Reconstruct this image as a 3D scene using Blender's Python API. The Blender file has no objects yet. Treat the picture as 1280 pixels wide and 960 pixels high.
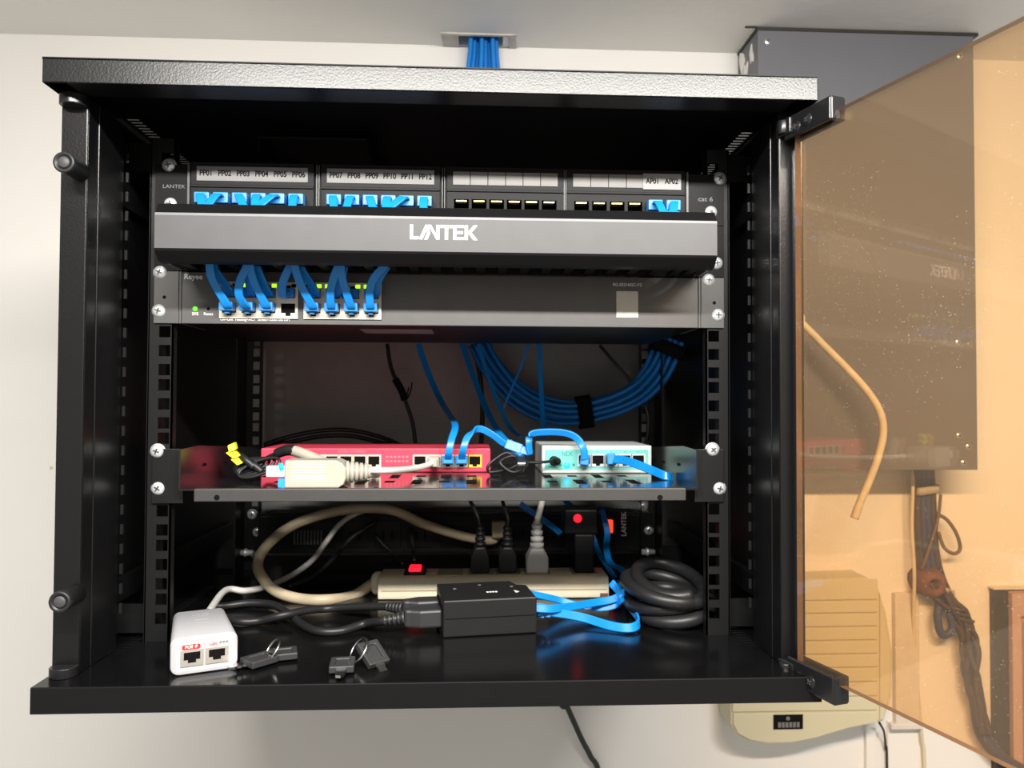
import bpy, bmesh, math, random
from mathutils import Vector, Matrix

random.seed(7)
C = bpy.context.scene.collection
S = 0.001                                     # everything below is written in millimetres

# ------------------------------------------------------------------ camera
CAM = Vector((26.978, -637.346, -101.668)); YAW, PITCH, ROLL, FPX = 0.0485, 0.0233, 0.0039, 938.41
FWD = Vector((math.sin(YAW)*math.cos(PITCH), math.cos(YAW)*math.cos(PITCH), math.sin(PITCH)))
_r = Vector((math.cos(YAW), -math.sin(YAW), 0)); _u = _r.cross(FWD)
RGT = _r*math.cos(ROLL) + _u*math.sin(ROLL); UPV = -_r*math.sin(ROLL) + _u*math.cos(ROLL)
cd = bpy.data.cameras.new('camera'); cam = bpy.data.objects.new('camera', cd); C.objects.link(cam)
cd.sensor_width = 36; cd.lens = FPX/1280*36; cd.clip_start = 0.02; cd.clip_end = 50
m = Matrix((RGT, UPV, -FWD)).transposed().to_4x4(); m.translation = CAM*S; cam.matrix_world = m
cd.dof.use_dof = True; cd.dof.focus_distance = 0.585; cd.dof.aperture_fstop = cd.lens/2.6
bpy.context.scene.camera = cam

# ------------------------------------------------------------------ world, lamps, exposure
w = bpy.data.worlds.new('world'); bpy.context.scene.world = w; w.use_nodes = True
w.node_tree.nodes['Background'].inputs[0].default_value = (1.0, 0.95, 0.88, 1)
w.node_tree.nodes['Background'].inputs[1].default_value = 0.45
def lamp(name, loc, target, sx, sy, power, col):
    ld = bpy.data.lights.new(name, 'AREA'); ld.shape = 'RECTANGLE'; ld.size = sx; ld.size_y = sy
    ld.energy = power; ld.color = col
    o = bpy.data.objects.new(name, ld); C.objects.link(o); o.location = Vector(loc)*S
    d = (Vector(target)-Vector(loc)); o.rotation_euler = d.to_track_quat('-Z', 'Y').to_euler()
    return o
lamp('ceiling_tube_lamp', (140, -700, 345), (137, -500, -330), 1.1, 0.05, 35, (1.0, 0.965, 0.91))
vs = bpy.context.scene.view_settings
vs.view_transform = 'Standard'; vs.look = 'None'; vs.exposure = 0.0; vs.gamma = 1.0; vs.use_curve_mapping = False

# ------------------------------------------------------------------ helpers
def P(px, py, x=None, y=None, z=None):        # the point of a sight line that lies in a given plane
    d = FWD + RGT*((px-640)/FPX) + UPV*((480-py)/FPX)
    if x is not None: t = (x-CAM.x)/d.x
    elif y is not None: t = (y-CAM.y)/d.y
    else: t = (z-CAM.z)/d.z
    return CAM + d*t

def mat(name, col, rough=0.5, metal=0.0, spec=0.5, bump=None, vary=0.06, vscale=60, emit=None, coat=0.0):
    mt = bpy.data.materials.new(name); mt.use_nodes = True; nt = mt.node_tree; b = nt.nodes['Principled BSDF']
    tc = nt.nodes.new('ShaderNodeTexCoord')
    n = nt.nodes.new('ShaderNodeTexNoise'); n.inputs['Scale'].default_value = vscale; n.inputs['Detail'].default_value = 4
    nt.links.new(tc.outputs['Object'], n.inputs['Vector'])
    mix = nt.nodes.new('ShaderNodeMix'); mix.data_type = 'RGBA'
    mix.inputs[6].default_value = [max(0, c*(1-vary*2)) for c in col]+[1]
    mix.inputs[7].default_value = [min(1, c*(1+vary*2)) for c in col]+[1]
    nt.links.new(n.outputs['Fac'], mix.inputs[0]); nt.links.new(mix.outputs[2], b.inputs['Base Color'])
    b.inputs['Roughness'].default_value = rough; b.inputs['Metallic'].default_value = metal
    b.inputs['Specular IOR Level'].default_value = spec; b.inputs['Coat Weight'].default_value = coat
    if emit:
        b.inputs['Emission Color'].default_value = list(emit[0])+[1]; b.inputs['Emission Strength'].default_value = emit[1]
    if bump:
        n2 = nt.nodes.new('ShaderNodeTexNoise'); n2.inputs['Scale'].default_value = bump[0]; n2.inputs['Detail'].default_value = 2
        nt.links.new(tc.outputs['Object'], n2.inputs['Vector'])
        bp = nt.nodes.new('ShaderNodeBump'); bp.inputs['Strength'].default_value = bump[1]; bp.inputs['Distance'].default_value = 0.00012
        nt.links.new(n2.outputs['Fac'], bp.inputs['Height']); nt.links.new(bp.outputs['Normal'], b.inputs['Normal'])
    return mt

M = {}
M['powder'] = mat('black_powder_coat', (.005, .005, .0055), .29, spec=.46, bump=(620, .85))
M['satin'] = mat('black_satin_steel', (.006, .006, .0065), .34, spec=.22, bump=(900, .06))
M['inner'] = mat('black_inner_steel', (.005, .005, .0055), .42, spec=.2)
M['floor'] = mat('black_glossy_steel', (.004, .004, .0045), .17, spec=.3, vary=.15, vscale=25)
M['back'] = mat('dull_grey_back_steel', (.34, .33, .315), .6, spec=.3)
M['rail'] = mat('black_rail_steel', (.009, .009, .0095), .4, spec=.3)
M['cover'] = mat('anodised_dark_cover', (.075, .075, .078), .46, spec=.42, bump=(300, .03))
M['coverdark'] = mat('anodised_dark_duct', (.006, .006, .0065), .45, spec=.14)
M['switch'] = mat('switch_dark_grey', (.085, .082, .080), .38, spec=.5, bump=(1200, .05))
M['plastic'] = mat('black_plastic', (.007, .007, .0075), .48, spec=.18)
M['rubber'] = mat('black_rubber', (.014, .014, .015), .42, spec=.45)
M['hole'] = mat('dark_hole', (.004, .004, .004), .8, spec=.1)
M['zinc'] = mat('zinc_screw', (.80, .83, .83), .26, metal=.55, vary=.1, vscale=400)
M['steel'] = mat('bright_steel', (.72, .72, .71), .25, metal=1.0)
M['nickel'] = mat('warm_nickel_port_shell', (.72, .66, .55), .42, metal=.25, spec=.5)
M['gold'] = mat('gold_contacts', (.50, .40, .18), .4, metal=.4)
M['blue'] = mat('blue_cable_jacket', (.006, .235, .70), .32, spec=.5, vary=.05)
M['blueplug'] = mat('light_blue_plug', (.05, .27, .68), .3, spec=.5)
M['bluedk'] = mat('blue_round_cable', (.007, .20, .62), .4, spec=.4)
M['label'] = mat('label_paper', (.21, .205, .197), .6)
M['white'] = mat('white_plastic', (.40, .40, .415), .35, spec=.5, vary=.02)
M['ivory'] = mat('ivory_plastic', (.40, .375, .31), .4, vary=.03)
M['beige'] = mat('beige_plastic', (.72, .66, .50), .4, vary=.08, vscale=30)
M['beigecable'] = mat('grubby_beige_cable', (.42, .35, .24), .45, vary=.18, vscale=50)
M['greycable'] = mat('pale_grey_cable', (.50, .49, .46), .45)
M['whitecable'] = mat('white_cable', (.74, .71, .63), .45)
M['ink'] = mat('black_ink', (.006, .006, .006), .8, spec=.1)
M['print'] = mat('white_print', (.85, .86, .86), .6)
M['printdim'] = mat('grey_print', (.16, .16, .16), .6)
M['logo'] = mat('white_logo_print', (.86, .88, .88), .6)
M['red'] = mat('red_router_paint', (.78, .06, .11), .4, spec=.5)
M['pink'] = mat('pink_router_print', (.75, .22, .25), .6)
M['yellow'] = mat('yellow_plastic', (.78, .72, .02), .5)
M['orange'] = mat('amber_port_frame', (.80, .55, .05), .5)
M['mintwhite'] = mat('pale_router_shell', (.58, .65, .62), .45, vary=.02)
M['mint'] = mat('mint_router_front', (.17, .56, .49), .45, vary=.03)
M['teal'] = mat('teal_print', (.03, .25, .25), .6)
M['redlabel'] = mat('red_label', (.72, .03, .03), .5)
M['clear'] = mat('clear_connector', (.62, .66, .75), .15, spec=.8)
M['green_led'] = mat('green_led', (.2, .8, .02), .4, emit=((.42, 1.0, .02), 1.5))
M['sys_led'] = mat('status_led', (.1, .8, .02), .4, emit=((.12, 1.0, .03), 1.2))
M['red_led'] = mat('red_led', (.8, .02, .02), .4, emit=((1.0, .01, .03), 1.6))
M['orange_led'] = mat('orange_red_led', (.8, .05, .02), .4, emit=((1.0, .06, .02), 1.5))
M['blue_led'] = mat('blue_led', (.02, .2, .9), .4, emit=((.0, .22, 1.0), 1.6))
M['cyan_led'] = mat('cyan_led', (.02, .5, .9), .4, emit=((.0, .55, 1.0), 1.6))
M['velcro'] = mat('black_velcro', (.008, .008, .008), .9, spec=.1)
M['boxgrey'] = mat('grey_enamel_box', (.140, .140, .155), .5, spec=.35, vary=.06, vscale=8)
M['devbeige'] = mat('aged_cream_plastic', (.60, .56, .39), .5, vary=.04, vscale=10)
M['cream'] = mat('cream_trunking', (.66, .61, .54), .55)
M['cord'] = mat('pale_cord', (.66, .58, .42), .55, vary=.1, vscale=80)
M['navy'] = mat('navy_cable', (.045, .055, .13), .5)
M['dirty'] = mat('dirty_dark_cable', (.060, .042, .038), .6, vary=.3, vscale=90)
M['brown'] = mat('brown_old_cable', (.14, .085, .05), .6, vary=.25, vscale=80)
M['tie'] = mat('grey_cable_tie', (.42, .38, .30), .5)
M['clay'] = mat('red_brown_grommet', (.15, .06, .04), .7, vary=.25, vscale=70)
M['pinkdoor'] = mat('dusty_pink_paint', (.50, .34, .30), .5, vary=.05)
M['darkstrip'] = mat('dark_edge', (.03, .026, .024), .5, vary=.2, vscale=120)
M['hingeblk'] = mat('black_hinge', (.012, .012, .013), .28, spec=.5)
M['sheen'] = mat('painted_edge_highlight', (.25, .25, .26), .35, metal=.6)  # painted highlight for the upper front edge of the manager cover

def wall_material(name, c1, c2, scale, bump):
    mt = bpy.data.materials.new(name); mt.use_nodes = True; nt = mt.node_tree; b = nt.nodes['Principled BSDF']
    tc = nt.nodes.new('ShaderNodeTexCoord'); n = nt.nodes.new('ShaderNodeTexNoise')
    n.inputs['Scale'].default_value = scale; n.inputs['Detail'].default_value = 6
    nt.links.new(tc.outputs['Object'], n.inputs['Vector'])
    r = nt.nodes.new('ShaderNodeValToRGB'); r.color_ramp.elements[0].position = .3; r.color_ramp.elements[1].position = .7
    r.color_ramp.elements[0].color = list(c1)+[1]; r.color_ramp.elements[1].color = list(c2)+[1]
    nt.links.new(n.outputs['Fac'], r.inputs[0])
    v = nt.nodes.new('ShaderNodeTexVoronoi'); v.inputs['Scale'].default_value = 9
    nt.links.new(tc.outputs['Object'], v.inputs['Vector'])
    sp = nt.nodes.new('ShaderNodeMath'); sp.operation = 'LESS_THAN'; sp.inputs[1].default_value = .022
    nt.links.new(v.outputs['Distance'], sp.inputs[0])
    sm = nt.nodes.new('ShaderNodeMath'); sm.operation = 'MULTIPLY'; sm.inputs[1].default_value = .45
    nt.links.new(sp.outputs[0], sm.inputs[0])
    mx = nt.nodes.new('ShaderNodeMix'); mx.data_type = 'RGBA'; mx.inputs[7].default_value = (.30, .22, .16, 1)
    nt.links.new(sm.outputs[0], mx.inputs[0]); nt.links.new(r.outputs[0], mx.inputs[6])
    nt.links.new(mx.outputs[2], b.inputs['Base Color'])
    b.inputs['Roughness'].default_value = .7; b.inputs['Specular IOR Level'].default_value = .25
    n2 = nt.nodes.new('ShaderNodeTexNoise'); n2.inputs['Scale'].default_value = 45; n2.inputs['Detail'].default_value = 8
    nt.links.new(tc.outputs['Object'], n2.inputs['Vector'])
    bp = nt.nodes.new('ShaderNodeBump'); bp.inputs['Strength'].default_value = bump; bp.inputs['Distance'].default_value = .002
    nt.links.new(n2.outputs['Fac'], bp.inputs['Height']); nt.links.new(bp.outputs['Normal'], b.inputs['Normal'])
    return mt
M['wall'] = wall_material('painted_plaster_wall', (.80, .775, .735), (.84, .82, .785), 3, .12)
M['ceil'] = wall_material('painted_ceiling', (.86, .845, .81), (.90, .885, .855), 4, .25)

def glass_material():
    mt = bpy.data.materials.new('amber_acrylic'); mt.use_nodes = True; nt = mt.node_tree
    for n in list(nt.nodes): nt.nodes.remove(n)
    out = nt.nodes.new('ShaderNodeOutputMaterial')
    tr = nt.nodes.new('ShaderNodeBsdfTransparent'); tr.inputs[0].default_value = (.985, .80, .58, 1)
    gl = nt.nodes.new('ShaderNodeBsdfGlossy'); gl.inputs['Roughness'].default_value = .006; gl.inputs[0].default_value = (1, .97, .93, 1)
    geo = nt.nodes.new('ShaderNodeNewGeometry')
    dot = nt.nodes.new('ShaderNodeVectorMath'); dot.operation = 'DOT_PRODUCT'
    nt.links.new(geo.outputs['Normal'], dot.inputs[0]); nt.links.new(geo.outputs['Incoming'], dot.inputs[1])
    def mth(op, a, b=None):
        n = nt.nodes.new('ShaderNodeMath'); n.operation = op
        for i, q in enumerate((a, b)):
            if q is None: continue
            if isinstance(q, (int, float)): n.inputs[i].default_value = q
            else: nt.links.new(q, n.inputs[i])
        return n.outputs[0]
    c = mth('ABSOLUTE', dot.outputs['Value']); s = mth('SUBTRACT', 1.0, c); f = mth('POWER', s, 5.0)
    f = mth('ADD', mth('MULTIPLY', f, .96), .042)
    mx = nt.nodes.new('ShaderNodeMixShader'); nt.links.new(f, mx.inputs[0])
    nt.links.new(tr.outputs[0], mx.inputs[1]); nt.links.new(gl.outputs[0], mx.inputs[2])
    # dust: a thin haze and specks lying on the sheet
    tc = nt.nodes.new('ShaderNodeTexCoord')
    v = nt.nodes.new('ShaderNodeTexVoronoi'); v.inputs['Scale'].default_value = 420
    nt.links.new(tc.outputs['Object'], v.inputs['Vector'])
    speck = mth('LESS_THAN', v.outputs['Distance'], .11)
    n = nt.nodes.new('ShaderNodeTexNoise'); n.inputs['Scale'].default_value = 9; n.inputs['Detail'].default_value = 3
    nt.links.new(tc.outputs['Object'], n.inputs['Vector'])
    zone = mth('GREATER_THAN', n.outputs['Fac'], .47)
    wn = nt.nodes.new('ShaderNodeTexNoise'); wn.inputs['Scale'].default_value = 150
    nt.links.new(tc.outputs['Object'], wn.inputs['Vector'])
    some = mth('GREATER_THAN', wn.outputs['Fac'], .5)
    k = mth('ADD', mth('MULTIPLY', mth('MULTIPLY', mth('MULTIPLY', speck, zone), some), .4), .03)
    df = nt.nodes.new('ShaderNodeBsdfDiffuse'); df.inputs[0].default_value = (.82, .76, .66, 1)
    m2 = nt.nodes.new('ShaderNodeMixShader'); nt.links.new(k, m2.inputs[0])
    nt.links.new(mx.outputs[0], m2.inputs[1]); nt.links.new(df.outputs[0], m2.inputs[2])
    nt.links.new(m2.outputs[0], out.inputs[0])
    return mt
M['glass'] = glass_material()
M['glassedge'] = mat('acrylic_cut_edge', (.13, .085, .055), .3, spec=.6, vary=.2, vscale=30)

class MB:
    """collects shapes (in mm, world or local) and links them as ONE mesh object"""
    def __init__(s): s.v = []; s.f = []; s.mi = []; s.sm = []; s.slot = 0
    def face(s, idx, smooth=False): s.f.append(tuple(idx)); s.mi.append(s.slot); s.sm.append(smooth)
    def box(s, x0, x1, y0, y1, z0, z1, fn=None):
        b = len(s.v)
        for z in (z0, z1):
            for x, y in ((x0, y0), (x1, y0), (x1, y1), (x0, y1)):
                s.v.append(fn(Vector((x, y, z))) if fn else Vector((x, y, z)))
        for q in ((0, 3, 2, 1), (4, 5, 6, 7), (0, 1, 5, 4), (1, 2, 6, 5), (2, 3, 7, 6), (3, 0, 4, 7)): s.face([b+i for i in q])
        return s
    def obox(s, c, ax, ay, az):                # oriented box: centre and three half axes
        b = len(s.v); c = Vector(c); ax = Vector(ax); ay = Vector(ay); az = Vector(az)
        for k in (-1, 1):
            for i, j in ((-1, -1), (1, -1), (1, 1), (-1, 1)): s.v.append(c+ax*i+ay*j+az*k)
        for q in ((0, 3, 2, 1), (4, 5, 6, 7), (0, 1, 5, 4), (1, 2, 6, 5), (2, 3, 7, 6), (3, 0, 4, 7)): s.face([b+i for i in q])
        return s
    def prism(s, poly, a, b, fn, smooth=False):  # poly of (u,v); fn(u,v,w)
        n = len(poly); o = len(s.v)
        for w_ in (a, b):
            for u, v in poly: s.v.append(Vector(fn(u, v, w_)))
        s.face(range(o, o+n)); s.face(range(o+2*n-1, o+n-1, -1))
        for i in range(n): s.face((o+i, o+n+i, o+n+(i+1) % n, o+(i+1) % n), smooth)
        return s
    def lathe(s, prof, c, axis, seg=18, ref=None):   # prof: (r, h) along axis from c
        axis = Vector(axis).normalized(); c = Vector(c)
        e1 = axis.orthogonal().normalized() if ref is None else (Vector(ref)-axis*Vector(ref).dot(axis)).normalized()
        e2 = axis.cross(e1); o = len(s.v); n = len(prof)
        for r, h in prof:
            for i in range(seg):
                a = 2*math.pi*i/seg; s.v.append(c+axis*h+(e1*math.cos(a)+e2*math.sin(a))*r)
        for j in range(n-1):
            for i in range(seg):
                i2 = (i+1) % seg; s.face((o+j*seg+i, o+j*seg+i2, o+(j+1)*seg+i2, o+(j+1)*seg+i), True)
        s.face(range(o+seg-1, o-1, -1)); s.face(range(o+(n-1)*seg, o+n*seg))
        return s
    def tube(s, pts, r, seg=10, sub=8, closed=False):
        pts = spline(pts, sub, closed); n = len(pts); o = len(s.v)
        T = [((pts[(i+1) % n] if closed or i < n-1 else pts[i])-(pts[i-1] if closed or i > 0 else pts[i])).normalized() for i in range(n)]
        N = T[0].orthogonal().normalized()
        for i in range(n):
            N = (N-T[i]*N.dot(T[i])); N = N.normalized() if N.length > 1e-6 else T[i].orthogonal().normalized()
            B = T[i].cross(N); rr = r(i/(n-1)) if callable(r) else r
            for k in range(seg):
                a = 2*math.pi*k/seg; s.v.append(pts[i]+(N*math.cos(a)+B*math.sin(a))*rr)
        for i in range(n if closed else n-1):
            for k in range(seg):
                k2 = (k+1) % seg; i2 = (i+1) % n
                s.face((o+i*seg+k, o+i*seg+k2, o+i2*seg+k2, o+i2*seg+k), True)
        if not closed: s.face(range(o+seg-1, o-1, -1)); s.face(range(o+(n-1)*seg, o+n*seg))
        return s
    def ribbon(s, pts, w_, t, side=(1, 0, 0), sub=8):  # flat cable
        sides = side if isinstance(side, list) else [side]*len(pts)
        sd = spline([Vector(q)*10 for q in sides], sub); pts = spline(pts, sub); n = len(pts); o = len(s.v)
        for i in range(n):
            t_ = (pts[min(i+1, n-1)]-pts[max(i-1, 0)]).normalized(); a = sd[i]-t_*sd[i].dot(t_)
            a = a.normalized() if a.length > 1e-5 else t_.orthogonal().normalized(); b = t_.cross(a)
            for u, v in ((-.5, -.3), (-.4, -.5), (.4, -.5), (.5, -.3), (.5, .3), (.4, .5), (-.4, .5), (-.5, .3)): s.v.append(pts[i]+a*u*w_+b*v*t)
        for i in range(n-1):
            for k in range(8):
                k2 = (k+1) % 8; s.face((o+i*8+k, o+i*8+k2, o+(i+1)*8+k2, o+(i+1)*8+k), k in (0, 2, 4, 6))
        s.face(range(o+7, o-1, -1)); s.face(range(o+(n-1)*8, o+n*8))
        return s
    def grid(s, us, vs, solid, w0, w1, fn):      # plate with rectangular openings
        idx = {}
        def vid(i, j, k):
            if (i, j, k) not in idx: idx[(i, j, k)] = len(s.v); s.v.append(Vector(fn(us[i], vs[j], (w0, w1)[k])))
            return idx[(i, j, k)]
        nu, nv = len(us)-1, len(vs)-1
        ok = lambda i, j: 0 <= i < nu and 0 <= j < nv and solid((us[i]+us[i+1])/2, (vs[j]+vs[j+1])/2)
        for i in range(nu):
            for j in range(nv):
                if not ok(i, j): continue
                s.face((vid(i, j, 0), vid(i+1, j, 0), vid(i+1, j+1, 0), vid(i, j+1, 0)))
                s.face((vid(i, j+1, 1), vid(i+1, j+1, 1), vid(i+1, j, 1), vid(i, j, 1)))
                for di, dj, a, b in ((-1, 0, (i, j+1), (i, j)), (1, 0, (i+1, j), (i+1, j+1)), (0, -1, (i, j), (i+1, j)), (0, 1, (i+1, j+1), (i, j+1))):
                    if not ok(i+di, j+dj): s.face((vid(*a, 0), vid(*b, 0), vid(*b, 1), vid(*a, 1)))
        return s
    def xform(s, fn, start=0):
        for i in range(start, len(s.v)): s.v[i] = fn(s.v[i])
        return s
    def build(s, name, mats, parent=None, bevel=0, local=False, label=None):
        mats = mats if isinstance(mats, (list, tuple)) else [mats]
        off = Vector((0, 0, 0))
        if parent is not None and not local: off = root_loc(parent)
        me = bpy.data.meshes.new(name); vs_ = s.v; loc = None
        if parent is None:
            lo = Vector([min(v[i] for v in vs_) for i in range(3)]); hi = Vector([max(v[i] for v in vs_) for i in range(3)])
            loc = Vector(((lo.x+hi.x)/2, (lo.y+hi.y)/2, lo.z)); off = loc
        me.from_pydata([(v-off)*S for v in vs_], [], s.f)
        for m_ in mats: me.materials.append(m_)
        me.polygons.foreach_set('material_index', s.mi); me.polygons.foreach_set('use_smooth', s.sm)
        bm = bmesh.new(); bm.from_mesh(me); bmesh.ops.recalc_face_normals(bm, faces=bm.faces); bm.to_mesh(me); bm.free()
        me.update()
        o = bpy.data.objects.new(name, me); C.objects.link(o)
        if loc is not None: o.location = loc*S
        if parent is not None: o.parent = parent
        if bevel:
            b = o.modifiers.new('bevel', 'BEVEL'); b.width = bevel*S; b.segments = 2; b.limit_method = 'ANGLE'; b.angle_limit = math.radians(40)
        if label: o['label'] = label
        return o

def root_loc(o):
    v = Vector((0, 0, 0))
    while o is not None: v += Vector(o.location)/S; o = o.parent
    return v

def spline(pts, sub=8, closed=False):
    pts = [Vector(p) for p in pts]; n = len(pts)
    if n < 3 or sub < 2: return pts
    out = []
    g = lambda i: pts[i % n] if closed else (pts[i] if 0 <= i < n else (pts[0]*2-pts[1] if i < 0 else pts[-1]*2-pts[-2]))
    for i in range(n if closed else n-1):
        p0, p1, p2, p3 = g(i-1), g(i), g(i+1), g(i+2)
        for k in range(sub):
            t = k/sub
            out.append(.5*((2*p1)+(p2-p0)*t+(2*p0-5*p1+4*p2-p3)*t*t+(3*p1-p0-3*p2+p3)*t**3))
    if not closed: out.append(pts[-1])
    return out

def tag(o, label=None, cat=None, group=None, kind=None):
    for k, v in (('label', label), ('category', cat), ('group', group), ('kind', kind)):
        if v: o[k] = v
    return o
def thing(name, loc, label, cat, group=None, rz=0):
    o = bpy.data.objects.new(name, None); C.objects.link(o); o.location = Vector(loc)*S; o.rotation_euler = (0, 0, rz)
    o.empty_display_size = .01
    return tag(o, label, cat, group)

_tc = {}
def text(body, size, loc, material, parent, name='lettering', bold=0, align='CENTER', rot=None, local=False, sx=1.0, depth=.12):
    key = (body, bold, align)
    if key not in _tc:
        cu = bpy.data.curves.new('t', 'FONT'); cu.body = body; cu.align_x = align; cu.align_y = 'CENTER'; cu.size = 1; cu.offset = bold; cu.extrude = .01
        ob = bpy.data.objects.new('t', cu); C.objects.link(ob)
        bpy.context.view_layer.update()
        me = bpy.data.meshes.new_from_object(ob.evaluated_get(bpy.context.evaluated_depsgraph_get()))
        _tc[key] = ([v.co.copy() for v in me.vertices], [tuple(p.vertices) for p in me.polygons])
        bpy.data.objects.remove(ob); bpy.data.curves.remove(cu); bpy.data.meshes.remove(me)
    vs_, fs = _tc[key]
    R = rot if rot is not None else Matrix.Rotation(math.pi/2, 3, 'X')
    mb = MB()
    for v in vs_: mb.v.append(Vector(loc)+R @ Vector((v.x*size*sx, v.y*size, v.z/.01*depth)))
    for f in fs: mb.face(f)
    return mb.build(name, material, parent, local=local)

# shared screw mesh: zinc pan head with washer and cross recess, axis -y, head radius 6 mm
def screw_mesh(name, r, h, m0):
    mb = MB()
    mb.lathe([(r*1.12, 0), (r*1.15, -.5), (r*1.12, -1.0), (r*.98, -1.0), (r, -1.6), (r*.94, -h*.6), (r*.72, -h*.88), (r*.4, -h), (.01, -h)], (0, 0, 0), (0, 1, 0), 20)
    mb.slot = 1
    for a in (.5, .5+math.pi/2):
        d = Vector((math.cos(a), 0, math.sin(a))); q = Vector((-math.sin(a), 0, math.cos(a)))
        mb.obox((0, -h+.05, 0), d*r*.45, Vector((0, .3, 0)), q*r*.11)
    o = mb.build(name, [m0, M['darkscrew']]); me = o.data; bpy.data.objects.remove(o); return me
M['darkscrew'] = mat('screw_recess', (.12, .12, .12), .5, metal=.6)
SCREW = screw_mesh('screw', 5.6, 4.2, M['zinc'])
SCREW_S = screw_mesh('small_screw', 4.6, 3.0, M['hingeblk'])
SCREW_B = screw_mesh('box_screw', 4.0, 2.6, M['steel'])
def screw(parent, x, y, z, mesh=None, rz=0, rx=0):
    o = bpy.data.objects.new('screw', mesh or SCREW); C.objects.link(o); o.parent = parent
    o.location = (Vector((x, y, z))-root_loc(parent))*S; o.rotation_euler = (rx, random.uniform(-1, 1) if rz == 0 else 0, rz)
    return o

XYZ = lambda u, v, w_: (u, w_, v)        # u=x, v=z, w=y
XY = lambda u, v, w_: (u, v, w_)
YZ = lambda u, v, w_: (w_, u, v)
def rrect(x0, x1, z0, z1, r, n=4):
    p = []
    for cx, cz, a0 in ((x1-r, z1-r, 0), (x0+r, z1-r, 90), (x0+r, z0+r, 180), (x1-r, z0+r, 270)):
        for i in range(n+1):
            a = math.radians(a0+90*i/n); p.append((cx+r*math.cos(a), cz+r*math.sin(a)))
    return p

FL = -301.2        # rack floor
ZT, ZTB = 140.6, 122.2
ZB = -319.6
WALL = 355.0; CEIL = 372.0

# ================================================================== SETTING
mb = MB(); mb.box(-1500, 1600, WALL, WALL+60, -1500, CEIL+40)
tag(mb.build('wall_back', M['wall']), 'off-white painted plaster wall behind the rack', kind='structure')
# ceiling with the broken-out cable hole
hx0, hx1 = P(571, 47, z=CEIL).x, P(629, 47, z=CEIL).x
mb = MB(); us = [-1500, hx0, hx1, 1600]; vs2 = [-2400, 318, 352, WALL+20]
mb.grid(us, vs2, lambda u, v: not (hx0 < u < hx1 and 318 < v < 352), CEIL, CEIL+60, XY)
ceil = tag(mb.build('ceiling', M['ceil']), 'grey-white painted ceiling with a rough cable hole', kind='structure')
# patched plaster around the hole
a = P(551, 37, z=CEIL); b = P(647, 37, z=CEIL)
mb = MB(); mb.grid([a.x, hx0+4, hx1+8, b.x], [a.y+6, 322, WALL-1], lambda u, v: not (hx0+4 < u < hx1+8 and v > 322), CEIL-2.2, CEIL+1, XY)
mb.xform(lambda v: v+Vector((random.uniform(-2, 2), random.uniform(-2, 2), random.uniform(-.6, .6))))
mb.build('plaster_patch', mat('rough_plaster', (.56, .53, .48), .85, vary=.12, vscale=60, bump=(200, .5)), ceil)
mb = MB(); mb.box(hx0-20, hx1+20, 300, 354, CEIL+62, CEIL+64); mb.build('hole_shadow_board', M['hole'], ceil)

# ================================================================== RACK CABINET
rack = thing('rack_cabinet', (0, 130, ZB), 'open black steel wall-mounted rack cabinet with amber glass door', 'cabinet')
W2 = 279.9; YF = -97.2; YB = 352
for nm, z0, z1, sheet in (('top_plate', ZTB, ZT, (ZT-1.6, ZT)), ('bottom_plate', ZB, FL, (FL-1.6, FL))):
    mb = MB()
    if nm == 'top_plate':
        sl = [16+7*i for i in range(18)]
        hole = lambda u, v: 263 < abs(u) < 273.5 and any(y < v < y+4 for y in sl)
        mb.grid([-W2, -273.5, -263, 263, 273.5, W2], sorted({YF, YB} | set(sl) | {y+4 for y in sl}), lambda u, v: not hole(u, v), *sheet, XY)
        mb.build('roof_sheet', M['inner'], rack)
        mb = MB()
        mb.box(-W2, W2, YF, YF+1.6, z0, z1); mb.box(-W2, W2, YF, -73, z0, z0+1.6)
        for sx in (-1, 1): mb.box(min(sx*W2, sx*(W2-1.6)), max(sx*W2, sx*(W2-1.6)), YF, YB, z0, z1); mb.box(min(sx*W2, sx*(W2-18)), max(sx*W2, sx*(W2-18)), YF, YB, z0, z0+1.6)
        mb.box(-W2, W2, YB-1.6, YB, z0, z1)
        mb.build(nm, M['powder'], rack, bevel=1.2)
    else:
        sl = [y for y in range(-28, 190, 7)]
        vs2 = sorted({YF, YB} | {y for y in sl} | {y+3.5 for y in sl}); us = [-W2, -261, -250, 250, 261, W2]
        hole = lambda u, v: 250 < abs(u) < 261 and any(y < v < y+3.5 for y in sl)
        mb.grid(us, vs2, lambda u, v: not hole(u, v), FL-1.6, FL, XY)
        mb.build('floor_sheet', M['floor'], rack)
        mb = MB(); mb.box(-W2, W2, YF-.8, YF+.8, z0, z1+.2)
        mb.box(-W2, W2, YF, -73, z0, z0+1.6); mb.box(-W2, W2, YB-1.6, YB, z0, z1-2)
        for sx in (-1, 1): mb.box(min(sx*W2, sx*(W2-1.6)), max(sx*W2, sx*(W2-1.6)), YF, YB, z0, z1-2)
        mb.build(nm, M['satin'], rack, bevel=1.3)
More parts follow.
